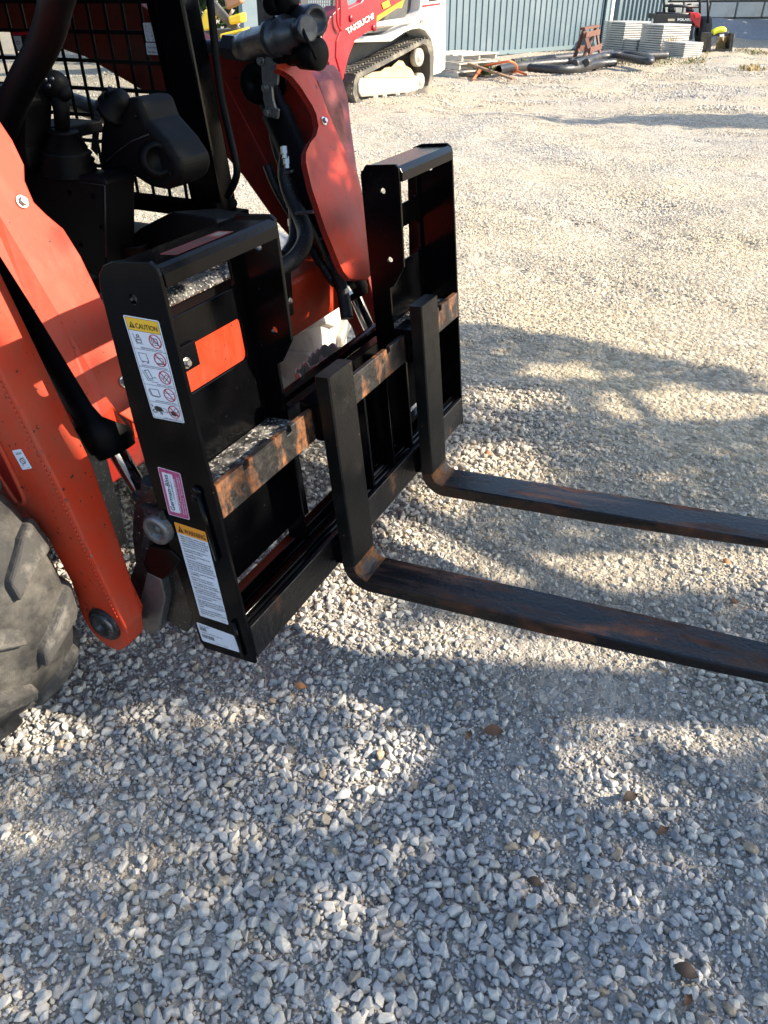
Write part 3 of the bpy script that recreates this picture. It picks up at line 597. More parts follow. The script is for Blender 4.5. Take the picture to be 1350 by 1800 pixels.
for ya, sgn, lab in ((-.10, 1, 'near lift arm in sun-faded orange with a round pin at its foot'), (W + .10, -1, 'far lift arm in grimy orange with its shade put into the paint colour')):
    ol = arm_front + arm_back
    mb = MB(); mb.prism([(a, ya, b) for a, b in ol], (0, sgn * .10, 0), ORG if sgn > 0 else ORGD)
    mb.v = [(a_, (b_ if abs(b_ - ya) < 1e-6 else ya + sgn * (.058 + .042 * min(1, max(0, (c_ - .33) / .30)))), c_) for a_, b_, c_ in mb.v]
    arm = lobj('lift_arm', mb, ORG, bevel=.006, label=lab)
    # lower doubler plate and side rib
    mb = MB(); q = [(-.283, .33), (-.30, .40), (-.325, .50), (-.345, .60), (-.40, .58), (-.43, .46), (-.428, .30), (-.40, .255), (-.36, .232), (-.31, .25)]
    mb.prism([(a - .020, ya + sgn * .0582, b) for a, b in q], (0, sgn * .022, 0), ORG); obj('doubler_plate', mb, ORG, arm, .003)
    pc = Vector((-.352, ya, .318)); mb = MB()
    mb.lathe(pc + Vector((0, sgn * .02, 0)), pc + Vector((0, -sgn, 0)), [(0, .046), (.024, .046), (.028, .043), (.028, .036)], 32, RUBH)
    mb.lathe(pc, pc + Vector((0, -sgn, 0)), [(.0, .036), (.012, .036), (.015, .032), (.015, .017), (.006, .014), (.006, .0)], 32, DSTEEL)
    for k in range(6):
        a = k * PI / 3; mb.ball(pc + Vector((.026*math.cos(a), -sgn*.015, .026*math.sin(a))), .0035, INK, 6)
    obj('pivot_pin', mb, DSTEEL, arm)
    mb = MB()
    for k in range(60):
        t_ = k / 59; zz_ = .36 + .62 * t_; xx_ = np.interp(zz_, [.33, .39, .49, .70, .91, 1.10], [-.285, -.30, -.325, -.372, -.432, -.485]) - .012
        mb.ball((xx_, ya - sgn * .0005, zz_), .0042, ORG, 6, (1, .5, 1.5))
    obj('weld_bead', mb, ORG, arm, kind='stuff')
    mb = MB()
    for k in range(12):
        zz_ = rng.uniform(.30, 1.08); xx_ = np.interp(zz_, [.33, .39, .49, .70, .91, 1.10], [-.285, -.30, -.325, -.372, -.432, -.485]) - rng.uniform(-.001, .003); s_ = rng.uniform(.002, .006)
        mb.ball((xx_, ya + sgn * rng.uniform(.001, .004), zz_), s_, CHIP, 6, (.35, .5, rng.uniform(.8, 2)))
    obj('paint_chips', mb, CHIP, arm, kind='stuff')
    # long slot lip on the outer face, small decal
    if sgn > 0:
        sl = [U(*p, y=ya) for p in ((-40, 740), (-30, 720), (5, 790), (38, 860), (46, 880), (38, 887), (28, 880), (-10, 820))]
        for k in range(len(sl)): pass
        mb = MB(); c_ = sum(sl, Vector()) / len(sl)
        mb.tube([p + Vector((0, -.002, 0)) for p in sl + [sl[0], sl[1]]], .006, 8, ORG, 1, caps=False); obj('slot_lip', mb, ORG, arm)
        mb = MB(); mb.prism([p + Vector((0, -.0012, 0)) for p in sl], (0, .001, 0), ORGD); obj('slot_shade_sheet', mb, ORGD, arm)  # flat sheet in the shade-toned orange stands in for the dark recess
        dd = Decal(U(21, 792, y=ya), U(37, 789, y=ya), U(57, 823, y=ya), U(40, 826, y=ya), 30, 56, (0, -1, 0))
        dd.rect(0, 0, 30, 56, WHT, 0, 3); dd.ring(15, 32, 8, 1.6, INK, 2); dd.line(7, 12, 23, 12, 1.3, INK); 
        for k in range(4): dd.line(8 + k*5, 12, 10 + k*5, 7, 1.2, INK)
        dd.line(12, 26, 20, 40, 1.6, INK); dd.line(15, 24, 24, 24, 1.4, INK); dd.line(8, 46, 12, 38, 1.4, INK); dd.text(18, 53, '7T-1', 3.2, INK, 3); dd.mb.v = [tuple(v) for v in dd.mb.v]
        o = obj('hook_decal', dd.mb, WHT, arm); obj('lettering', dd.tx, INK, o)
mb = MB(); mb.prism([(-.500, 0, .605), (-.502, 0, .775), (-.51, 0, .785), (-.60, 0, .785), (-.62, 0, .60)], (0, 1, 0), ORG)
mb.v = [(a, .002 if b < .5 else W - .002, c) for a, b, c in mb.v]; lobj('cross_tube', mb, ORG)
# guards over the tilt cylinders (plane leaning back 24.5 degrees)
GN = (1, 0, .4557); G0 = (-.322, 0, .8695)
def UG(px, py): return UP(px, py, G0, GN)
gn = Vector(GN).normalized()
near_out = [(-70, 120), (-30, 160), (0, 213), (22, 246), (43, 290), (44, 318), (60, 355), (82, 377), (112, 402), (142, 450), (172, 512), (215, 600), (262, 745), (240, 745)]
near_crease = [(200, 718), (160, 650), (110, 565), (60, 480), (0, 380), (-70, 262)]
near_left = [(-110, 262), (0, 432), (60, 530), (92, 582), (140, 664), (172, 715), (190, 735), (205, 743), (222, 747)]
far_out = [(488, 112), (515, 109), (530, 110), (545, 122), (556, 140), (567, 167), (577, 196), (590, 227), (604, 258), (623, 300), (640, 350), (655, 400), (666, 470), (645, 492)]
far_in = [(632, 492), (615, 490), (604, 478), (596, 462), (572, 402), (548, 330), (538, 285), (538, 268), (545, 252), (556, 238), (560, 222), (556, 200), (549, 185), (528, 152), (514, 135), (500, 126), (488, 121)]
for k, (ol, lab, bl) in enumerate(((near_out + near_crease, 'near cylinder guard in sunlit orange', ((38, 355), (218, 672))), (far_out + far_in, 'far cylinder guard in faded red orange', ((569, 213), (653, 430))))):
    mb = MB(); pts = [UG(*p) for p in ol]; mt_ = ORG if k == 0 else ORGD
    mb.prism(pts, -gn * .008, ORG)
    if k == 0:   # strip left of the crease folds back
        a = [UG(*p) for p in near_crease[::-1]]; b = [UG(*p) - Vector((.016, 0, 0)) for p in near_left]
        n_ = min(len(a), len(b)); bb = [b[round(i_ * (len(b) - 1) / (len(a) - 1))] for i_ in range(len(a))]
        for i_ in range(len(a) - 1): mb.add([a[i_], a[i_+1], bb[i_+1], bb[i_]], [(0, 1, 2, 3)], ORG)
        mb.add([a[-1], UG(222, 747), bb[-1]], [(0, 1, 2)], ORG)
    else:        # rolled inner edge gives the sheet its visible thickness
        rim = [UG(*p) for p in far_in]
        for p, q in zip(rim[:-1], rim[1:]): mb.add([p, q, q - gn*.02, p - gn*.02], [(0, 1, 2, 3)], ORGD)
    gd = lobj('cylinder_guard', mb, ORG, bevel=.0025, label=lab)
    for b_ in bl: bolt('bolt', UG(*b_) + gn * .001, gn, .013, gd)
# tilt cylinders
axd = Vector((.30, 0, -.62)).normalized()
for yy in (.085, W - .085):
    top = Vector((-.690, yy, 1.315)); mb = MB()
    Lc = 0.70
    mb.lathe(top, top + axd, [(0.02, .0), (.02, .040), (.08, .040), (.085, .047), (Lc - .09, .047), (Lc - .085, .054), (Lc - .02, .054), (Lc - .015, .048), (Lc, .046), (Lc, .0)], 28, BLKM)
    cyl = lobj('tilt_cylinder', mb, BLKM, bevel=0)
    mb = MB(); e = top + axd * Lc; mb.lathe(e - axd * .02, e + axd, [(0, .021), (.20, .021), (.20, 0)], 20, CHROME); obj('cylinder_rod', mb, CHROME, cyl)
    for off in (-.042, .042):
        mb = MB(); c_ = top + Vector((0, off, 0)); o_ = Vector((0, 1 if off > 0 else -1, 0))
        mb.lathe(c_ - o_*.004, c_ + o_, [(0, .056), (.008, .056), (.011, .052), (.011, .016), (.006, .014), (.006, 0)], 28, BLKM)
        obj('pivot_washer', mb, BLKM, cyl)
    e2 = e + axd * .20; mb = MB(); mb.lathe(e2 + Vector((0, -.05, 0)), e2 + Vector((0, 1, 0)), [(0, .0), (0, .018), (.0, .038), (.004, .041), (.096, .041), (.10, .038), (.10, .018), (.10, 0)], 28, STEELD)
    obj('rod_bushing', mb, STEELD, cyl)
# quick attach coupler
mb = MB(); mb.box((-.262, .03, .575), (-.242, W - .03, .640), BLK); mb.box((-.275, .03, .632), (-.242, W - .03, .640), BLK); lobj('coupler_beam', mb, BLK)
for yy in (.02, W - .12):
    mb = MB(); pr = [(-.20, .66), (-.24, .67), (-.30, .60), (-.33, .50), (-.34, .42), (-.385, .34), (-.395, .27), (-.35, .24), (-.30, .26), (-.22, .24), (-.19, .30)]
    mb.prism([(a, yy, b) for a, b in pr], (0, .10, 0), BLKD); lobj('coupler_bracket', mb, BLKD)
foot = [U(*p, y=-.005) for p in ((258, 1006), (283, 1018), (290, 1052), (280, 1108), (266, 1116), (243, 1096), (243, 1078), (246, 1056))]
mb = MB(); mb.prism(foot, (0, .05, 0), STEELD); lobj('coupler_wedge', mb, STEELD)
mb = MB(); mb.prism([U(*p, y=-.004) for p in ((262, 960), (300, 968), (318, 985), (300, 1010), (285, 1020), (258, 1008), (250, 990))], (0, .06, 0), BLK); lobj('coupler_lug', mb, BLK)
c_ = U(275, 933, y=-.015); mb = MB(); mb.lathe(c_ + Vector((0, .05, 0)), c_ + Vector((0, -1, 0)), [(0, .036), (.05, .036), (.056, .032), (.054, .020), (.044, .018), (.044, .009), (.050, .008), (.050, 0)], 32, STEELD); lobj('coupler_pin', mb, STEELD, bevel=0)
mb = MB(); mb.tube([U(262, 845, y=.03), U(258, 880, y=.04), U(268, 915, y=.03), U(262, 960, y=.03)], .016, 10, RUBH, 2); mb.tube([U(240, 870, y=.05), U(262, 895, y=.02), U(290, 905, y=.0)], .013, 10, RUBH, 2); lobj('grease_hose', mb, RUBH, bevel=0)
# serrated step on the coupler
stp = Vector((-.37, .93, .585)); mb = MB()
def saw(a, b, n_, hgt, th):
    a = Vector(a); b = Vector(b); vs = []
    for k in range(n_ * 4 + 1):
        t_ = k / (n_ * 4); p = a.lerp(b, t_); vs.append(p + Vector((0, 0, (0, .010, .010, 0)[k % 4])))
    dn = Vector((0, 0, -hgt)); sdv = (b - a).normalized().cross(Vector((0, 0, 1))) * th
    for p, q in zip(vs[:-1], vs[1:]):
        mb.add([p, q, q + sdv, p + sdv], [(0, 1, 2, 3)]); pl = Vector((p.x, p.y, a.z - hgt)); ql = Vector((q.x, q.y, a.z - hgt))
        mb.add([p, q, ql, pl], [(0, 1, 2, 3)]); mb.add([p + sdv, q + sdv, ql + sdv, pl + sdv], [(0, 1, 2, 3)])
sp = [U(*p, z=.60) for p in ((518, 655), (545, 628), (562, 614), (580, 606), (598, 612), (603, 622), (588, 632), (548, 662), (530, 668))]
for p, q in zip(sp, sp[1:] + sp[:1]): saw(p, q, max(1, int((q - p).length / .03)), .035, .005)
mid = U(545, 640, z=.60), U(585, 618, z=.60); saw(U(536, 640, z=.6), U(562, 650, z=.6), 2, .03, .005); saw(U(562, 628, z=.6), U(582, 634, z=.6), 2, .03, .005)
lobj('step_grating', mb, mat('galvanised_grating', (.34, .33, .30), .45, metal=.6, spots=(.2, .18, .15), spot_scale=20, spot_amt=.5), bevel=0)
# hoses running down the far arm
HX = lambda px, py, y: U(px, py, y=y)
def hose(pts, r, m_=RUBH, name='hydraulic_hose'): mb = MB(); mb.tube([HX(*p) for p in pts], r, 12, m_, 2); return lobj(name, mb, m_, bevel=0)
hose([(505, 270, 1.22), (500, 320, 1.20), (530, 385, 1.16), (540, 420, 1.10), (520, 455, 1.02), (495, 470, .96), (475, 500, .94)], .026)
hose([(520, 285, 1.25), (545, 370, 1.24), (580, 440, 1.22), (600, 490, 1.20), (610, 560, 1.15)], .022)
hose([(470, 290, 1.26), (485, 330, 1.25), (515, 380, 1.25), (548, 440, 1.23), (590, 500, 1.22)], .016)
hose([(480, 210, 1.24), (484, 250, 1.24), (500, 300, 1.24), (515, 350, 1.22), (520, 420, 1.15), (500, 450, 1.05)], .018)
for (px, py) in ((500, 258), (504, 276), (508, 345), (512, 385)): mb = MB(); c_ = HX(px, py, 1.20); mb.lathe(c_, c_ + Vector((.2, -.3, -.9)), [(0, 0), (0, .013), (.022, .013), (.022, .010), (.034, .010), (.034, 0)], 6, STEEL, False); lobj('hose_fitting', mb, STEEL, bevel=0)
mb = MB(); c_ = HX(500, 500, .96); mb.box((c_.x - .01, c_.y - .02, c_.z - .10), (c_.x + .015, c_.y + .02, c_.z + .04), BLKM); lobj('hose_clamp', mb, BLKM)
bolt('clamp_bolt', c_ + Vector((.016, 0, -.05)), (1, 0, 0), .010, SK)
mb = MB(); a_ = HX(602, 495, 1.19); b_ = HX(613, 512, 1.19); mb.lathe(a_, b_, [(0, 0), (0, .010), (.05, .010), (.05, 0)], 6, STEEL, False); lobj('hose_fitting', mb, STEEL, bevel=0)
# couplers and manifold on top of the far arm
def cylb(a, b, prof, m_, name, seg=28): mb = MB(); mb.lathe(a, b, prof, seg, m_); return lobj(name, mb, m_, bevel=0)
A = HX(425, 85, 1.20); B = HX(560, 44, 1.10); D_ = (B - A); Ld = D_.length
cylb(A, B, [(-.02, 0), (-.02, .024), (0, .038), (Ld*.10, .041), (Ld*.42, .041), (Ld*.42, .049), (Ld*.46, .049), (Ld*.47, .046), (Ld*.50, .049), (Ld*.50, .040), (Ld*.62, .050), (Ld*.64, .036), (Ld*.72, .034), (Ld*.73, .028), (Ld*.82, .028), (Ld*.83, .033), (Ld*.88, .033), (Ld*.88, .028), (Ld*.88, 0)], DSTEEL, 'auxiliary_coupler')
A2 = HX(470, 40, 1.30); B2 = HX(570, 36, 1.14); L2 = (B2 - A2).length
cylb(A2, B2, [(0, 0), (0, .03), (L2*.45, .03), (L2*.46, .036), (L2*.55, .036), (L2*.56, .028), (L2*.64, .028), (L2*.65, .040), (L2*.86, .040), (L2*.88, .036), (L2*.88, .026), (L2*.86, .025), (L2*.86, 0)], DSTEEL, 'auxiliary_coupler')
A3 = HX(455, 92, 1.22); B3 = HX(560, 95, 1.16); L3 = (B3 - A3).length
cylb(A3, B3, [(0, 0), (0, .034), (L3*.4, .034), (L3*.4, .042), (L3*.52, .042), (L3*.54, .032), (L3*.70, .032), (L3*.74, .040), (L3*1.0, .042), (L3*1.02, .036), (L3*1.02, .0)], BLKM, 'coupler_dust_cap')
mb = MB(); mb.tube([HX(530, 45, 1.10), HX(536, 62, 1.09), HX(548, 84, 1.09), HX(556, 104, 1.10)], .005, 6, BLKM, 1); lobj('cap_tether', mb, BLKM, bevel=0)
mb = MB(); mb.lathe(HX(330, 82, 1.20), A, [(0, .020), (.26, .020), (.26, 0)], 16, DSTEEL); mb.lathe(HX(398, 82, 1.20), A, [(0, 0), (0, .036), (.05, .036), (.05, 0)], 6, DSTEEL, False); lobj('hydraulic_pipe', mb, DSTEEL, bevel=0)
brk = [(455, 40), (478, 36), (480, 90), (490, 118), (488, 150), (478, 152), (480, 175), (484, 190), (490, 192), (488, 210), (470, 205), (462, 175), (458, 110), (452, 90)]
mb = MB(); mb.prism([HX(*p, 1.16) for p in brk], (0, .010, 0), STEELD); brk_ = lobj('manifold_bracket', mb, STEELD)
mb = MB(); mb.prism([HX(*p, 1.17) for p in ((448, -30), (476, -30), (480, 30), (476, 56), (454, 60))], (0, .012, 0), STEELD); lobj('manifold_bracket', mb, STEELD)
for p in ((453, 70), (458, 107), (466, 155), (470, 198)): bolt('bolt', HX(*p, 1.155), (0, -1, 0), .013, brk_, STEELD)
mb = MB()
for q in ((480, 5), (500, 2)): c_ = HX(*q, 1.16); mb.lathe(c_, c_ + Vector((0, -1, 0)), [(-.03, 0), (-.03, .030), (.01, .030), (.014, .024), (.014, 0)], 18, BLKM)
lobj('coupler_cap', mb, BLKM, bevel=0)
# far arm rounded top end plates seen behind the guard
mb = MB(); fo = [(545, 118), (565, 112), (587, 114), (598, 126), (604, 145), (612, 173), (617, 220), (628, 300), (645, 370), (656, 410), (640, 395), (615, 300), (600, 258), (588, 225), (578, 190), (568, 160), (556, 135)]
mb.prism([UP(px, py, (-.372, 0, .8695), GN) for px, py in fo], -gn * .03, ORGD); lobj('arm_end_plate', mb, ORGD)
# cab ---------------------------------------------------------------
mb = MB(); mb.beam((-.730, 1.0, .93), (-.795, 1.0, 1.62), .075, .10, BLK, (1, 0, 0)); mb.beam((-.80, 1.02, .92), (-.88, 1.02, 1.62), .05, .05, BLK, (1, 0, 0)); lobj('cab_pillar', mb, BLK, bevel=.008)
mb = MB(); mb.tube([HX(366, -30, .96), HX(385, 150, .96), HX(395, 200, .95), HX(415, 285, .93), HX(417, 305, .93), HX(412, 322, .93), HX(400, 345, .95)], .0105, 12, BLKM, 1); lobj('grab_rail', mb, BLKM, bevel=0)
bolt('bolt', HX(409, 357, .94), (.6, -.8, 0), .014, SK, BLKM); 
mb = MB(); mb.box((-.80, .92, .86), (-.66, 1.06, .985), BLKM); mb.box((-.72, 0.94, .985), (-.69, 1.03, 1.02), BLKM); lobj('pillar_foot', mb, BLKM)
# roof rail above and near pillar curve
near_bar = [(120, -60, .22), (98, 0, .22), (90, 45, .24), (72, 90, .26), (45, 135, .28), (22, 180, .30), (12, 230, .32), (8, 300, .34)]
mb = MB(); mb.tube([HX(*p) for p in near_bar], .030, 14, BLKM, 2); lobj('armrest_bar', mb, BLKM, bevel=0)
mb = MB(); mb.prism([HX(px, py, .32) for px, py in ((-40, 150), (30, 155), (45, 180), (44, 260), (50, 300), (0, 330), (-60, 300))], (0, .08, 0), BLKM); lobj('seat_bolster', mb, BLKM, bevel=.01)
# punched side screen and its pane
ys = 1.09; mb = MB(); x0, x1, z0, z1 = -2.05, -.90, .98, 2.0
k = 0; x = x0
while x <= x1 + .001: mb.box((x - .0055, ys, z0), (x + .0055, ys + .004, z1), BLKM); x += .070
z = z0
while z <= z1: mb.box((x0, ys - .001, z - .0055), (x1, ys + .005, z + .0055), BLKM); z += .078
lobj('side_screen', mb, BLKM, bevel=0)
mb = MB(); mb.box((x0 - .06, ys - .01, z0 - .05), (x1 + .10, ys + .02, z0 - .005), BLKM); mb.box((x0 - .06, ys - .03, 1.545), (x1 + .10, ys + .02, 1.61), BLKM); mb.box((x1 + .01, ys - .008, z0 - .003), (x1 + .1, ys + .018, 1.54), BLKM); lobj('screen_frame', mb, BLKM)
G = bpy.data.materials.new('dusty_window'); G.use_nodes = True; t = G.node_tree; N_ = t.nodes; L_ = t.links
for n_ in list(N_): N_.remove(n_)
out_ = N_.new('ShaderNodeOutputMaterial'); tr = N_.new('ShaderNodeBsdfTransparent'); tr.inputs[0].default_value = (.86, .87, .85, 1); gl = N_.new('ShaderNodeBsdfGlossy'); gl.inputs['Roughness'].default_value = .04; df = N_.new('ShaderNodeBsdfDiffuse'); df.inputs[0].default_value = (.3, .27, .22, 1)
m1 = N_.new('ShaderNodeMixShader'); m1.inputs[0].default_value = .06; m2 = N_.new('ShaderNodeMixShader'); nz = N_.new('ShaderNodeTexNoise'); nz.inputs['Scale'].default_value = 5; nz.inputs['Detail'].default_value = 6; mr = N_.new('ShaderNodeMapRange'); mr.inputs[1].default_value = .4; mr.inputs[2].default_value = .8; mr.inputs[4].default_value = .05
L_.new(nz.outputs['Fac'], mr.inputs[0]); L_.new(tr.outputs[0], m1.inputs[1]); L_.new(gl.outputs[0], m1.inputs[2]); L_.new(mr.outputs[0], m2.inputs[0]); L_.new(m1.outputs[0], m2.inputs[1]); L_.new(df.outputs[0], m2.inputs[2]); L_.new(m2.outputs[0], out_.inputs[0])
mb = MB(); mb.box((x0, ys - .016, z0), (x1, ys - .012, 1.54), G); lobj('side_pane', mb, G, bevel=0)
yd = ys - .018
for (tl, tr_, br, bl), kind in ((((251, 40), (286, 40), (291, 73), (257, 73)), 0), (((256, 75), (293, 76), (295, 97), (259, 96)), 1), (((20, 56), (66, 55), (66, 88), (30, 90)), 2)):
    dd = Decal(*[U(*p, y=yd) for p in (tl, tr_, br, bl)], 60, 50, (0, -1, 0))
    dd.rect(0, 0, 60, 50, WHT if kind < 2 else INK, 0, 2)
    if kind == 0:
        for _ in range(46): a, b = rng.uniform(3, 55), rng.uniform(3, 46); dd.rect(a, b, a + 2.4, b + 1.8, INK, 1)
    if kind == 1: dd.text(4, 20, 'Rated operating capacity', 8, INK, 3, .2, 0, 52); dd.rect(2, 25, 58, 26, INK, 1); dd.text(4, 42, '3415lbs. (1549kg)', 10, INK, 3, .3, 0, 50)
    if kind == 2:
        dd.rect(1, 1, 59, 9, REDI, 1); dd.rect(2, 11, 20, 48, WHT, 1); dd.ring(10, 28, 5, 1.6, INK, 3)
        for q in range(6): dd.rect(24, 13 + q*6, 56 - (q % 3)*4, 15 + q*6, STEELD, 2)
    o = obj('window_decal', dd.mb, WHT, SK)
    if dd.tx.v: obj('lettering', dd.tx, INK, o)
# joystick, boot and console
yj = .40; J = lambda px, py: HX(px, py, yj)
mb = MB(); mb.ball(J(98, 150), .032, BLKM, 18, (1, .9, .95)); mb.ball(J(112, 163), .018, BLKM, 12); mb.ball(J(80, 148), .010, BLKM, 10)
mb.tube([J(102, 160), J(108, 195), J(110, 232)], lambda t_: .020 - .004*t_, 14, BLKM); lobj('joystick', mb, BLKM, bevel=0)
mb = MB(); base = J(122, 305); up_ = (J(110, 228) - base); Lb = up_.length
prof = [(0, .0), (0, .066)]
for k in range(4): prof += [(.004 + k*.0145, .070 - k*.004), (.011 + k*.0145, .060 - k*.004)]
prof += [(Lb*.58, .046), (Lb*.62, .050), (Lb*.93, .032), (Lb*.95, .036), (Lb*.99, .034), (Lb, .0)]
mb.lathe(base, J(110, 228), prof, 28, BLKM); lobj('joystick_boot', mb, BLKM, bevel=0)
con = [(34, 262), (70, 258), (88, 262), (92, 300), (120, 310), (165, 308), (185, 318), (190, 500), (120, 460), (70, 380), (44, 330)]
mb = MB(); mb.prism([HX(px, py, .37) for px, py in con], (0, .10, 0), BLKM); lobj('armrest_console', mb, BLKM, bevel=.008)
mb = MB(); mb.tube([J(66, 215), J(72, 224)], .012, 10, BLKM); mb.box(tuple(J(60, 232) - Vector((.04, .0, .01))), tuple(J(60, 232) + Vector((.10, .12, .015))), BLKM); lobj('switch_pod', mb, BLKM)
for q_ in ((92, 141), (104, 140), (98, 152)): mb = MB(); mb.lathe(J(*q_) + Vector((.012, -.028, .004)), J(*q_) + Vector((.012, -1, .004)), [(0, .0045), (.004, .0045), (.005, .003), (.005, 0)], 12, DSTEEL); lobj('joystick_button', mb, DSTEEL, bevel=0)
for q_ in ((120, 340), (160, 345), (175, 400), (140, 430)): bolt('console_screw', HX(*q_, .368), (0, -1, 0), .006, SK, BLKM)
mb = MB(); mb.tube([HX(128, 318, .368), HX(184, 326, .368), HX(186, 452, .368)], .002, 6, RUBH); lobj('console_seam', mb, RUBH, bevel=0)
mb = MB(); mb.tube([HX(178, 292, .458), HX(205, 268, .458), HX(232, 248, .458), HX(262, 236, .458)], .002, 6, RUBH); lobj('housing_seam', mb, RUBH, bevel=0)
for q_ in ((238, 205), (300, 305), (200, 290)): bolt('housing_screw', HX(*q_, .457), (0, -1, 0), .006, SK, BLKM)
for q_ in ((300, 225), (318, 250), (312, 300)): bolt('frame_bolt', HX(*q_, 1.06), (0, -1, 0), .016, SK, BLKM)
for pts_ in (((500, 305, 1.19), (516, 300, 1.19)), ((520, 375, 1.13), (552, 372, 1.13)), ((560, 420, 1.2), (590, 412, 1.2))):
    a_, b_ = HX(*pts_[0]), HX(*pts_[1]); mb = MB(); mb.beam(a_, b_, .018, .010, STEELD); lobj('hose_clamp', mb, STEELD)
# second lever housing in front (right of joystick)
yh = .46; H_ = lambda px, py: HX(px, py, yh)
hs_ = [(180, 200), (192, 190), (222, 172), (243, 172), (250, 190), (258, 212), (292, 250), (312, 280), (318, 300), (312, 322), (290, 335), (262, 330), (215, 300), (178, 318), (172, 280), (174, 230)]
mb = MB(); mb.prism([H_(*p) for p in hs_], (0, .12, 0), BLKM); lobj('lever_housing', mb, BLKM, bevel=.018, seg=4) if False else obj('lever_housing', mb, BLKM, SK, .018, 4)
c_ = H_(276, 280); mb = MB(); mb.lathe(c_, c_ + Vector((.75, -.62, .1)), [(-.02, 0), (-.02, .040), (.012, .038), (.018, .032), (.018, .026), (.006, .024), (.006, 0)], 28, BLKM); lobj('housing_cup', mb, BLKM, bevel=0)
a_ = H_(195, 200); b_ = H_(218, 165); mb = MB(); mb.lathe(a_, b_, [(0, 0), (0, .034), (.012, .034), (.014, .026), (.05, .024), (.062, .016), (.062, 0)], 20, BLKM); mb.tube([H_(178, 178), H_(186, 168)], .010, 8, BLKM); mb.tube([H_(190, 170), H_(196, 158)], .010, 8, BLKM); lobj('control_lever', mb, BLKM, bevel=0)
dd = Decal(*[U(*p, y=.52) for p in ((168, 175), (178, 178), (172, 275), (160, 262))], 20, 100, (0, -1, 0)); dd.rect(0, 0, 20, 100, STEELD, 0)
for k in range(9): dd.rect(3, 6 + k*10, 16, 9 + k*10, INK, 1)
obj('control_card', dd.mb, STEELD, SK)
# interior shell: seat base, cab floor, front apron
mb = MB(); mb.box((-2.35, .12, 2.0), (-.62, 1.16, 2.06), BLKM); lobj('cab_roof', mb, BLKM, bevel=.02)
mb = MB(); mb.box((-2.3, .14, .9), (-.95, .17, 2.0), BLKM); lobj('cab_side_wall', mb, BLKM)
mb = MB(); mb.box((-2.3, .20, .55), (-.80, 1.06, .90), BLKM); mb.box((-2.3, .55, .90), (-1.25, 1.0, 1.0), BLKM); lobj('cab_tub', mb, BLKM, bevel=.01)
mb = MB(); mb.box((-.80, .16, .62), (-.60, 1.07, .845), BLKM); lobj('cab_sill', mb, BLKM, bevel=.012)
mb = MB(); mb.prism([(-.79, .17, .846), (-.575, .17, .846), (-.575, .17, .858), (-.60, .17, .872), (-.79, .17, .872)], (0, .88, 0), LEDGE); lobj('gritty_step_pad', mb, LEDGE, bevel=.004)
cc = HX(232, 430, .46); mb = MB(); mb.lathe(cc + Vector((0, 0, -.06)), cc + Vector((0, 0, 1)), [(0, 0), (0, .036), (.058, .040), (.062, .046), (.066, .044), (.062, .038), (.010, .034), (.010, 0)], 28, BLKM); lobj('cup_holder', mb, BLKM, bevel=0)
mb = MB(); mb.prism([HX(*p, .50) for p in ((170, 455), (215, 425), (245, 400), (300, 372), (380, 385), (392, 420), (330, 470), (230, 500))], (0, .18, -.03), BLKM); lobj('cup_console', mb, BLKM, bevel=.008)
cb = HX(286, 412, .62); mb = MB(); mb.lathe(cb + Vector((0, 0, -.03)), cb + Vector((0, 0, 1)), [(0, 0), (0, .024), (.03, .024), (.032, .018), (.045, .018), (.046, .026), (.058, .026), (.060, .022), (.060, 0)], 20, mat('clear_bottle', (.30, .33, .35), .15)); lobj('bottle_cap', mb, MATS['clear_bottle'], bevel=0)
# chassis, apron between the arms and fender tops
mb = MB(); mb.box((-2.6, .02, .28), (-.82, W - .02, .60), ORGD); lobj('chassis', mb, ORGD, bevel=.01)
mb = MB(); mb.box((-.60, .03, .40), (-.44, .10, .74), TANM); lobj('apron_gusset', mb, TANM)
mb = MB(); mb.tube([(-1.9, W + .03, 1.26), (-1.35, W + .03, 1.15), (-.98, W + .03, 1.10)], .035, 16, DSTEEL); lobj('lift_cylinder', mb, DSTEEL, bevel=0)
mb = MB(); mb.box((-2.6, .05, .9), (-2.3, W - .05, 2.0), BLKM); lobj('cab_rear_wall', mb, BLKM)
hl = HX(62, 592, .12); mb = MB(); mb.lathe(hl + Vector((-.02, .06, 0)), hl + Vector((.6, -1, .2)), [(0, 0), (0, .05), (.05, .075), (.058, .07), (.05, .04), (.05, 0)], 20, CHROME); lobj('work_light', mb, CHROME, bevel=0)
mb = MB(); mb.box((-.86, .0, .70), (-.60, .16, .76), BLKM); lobj('light_bracket', mb, BLKM)
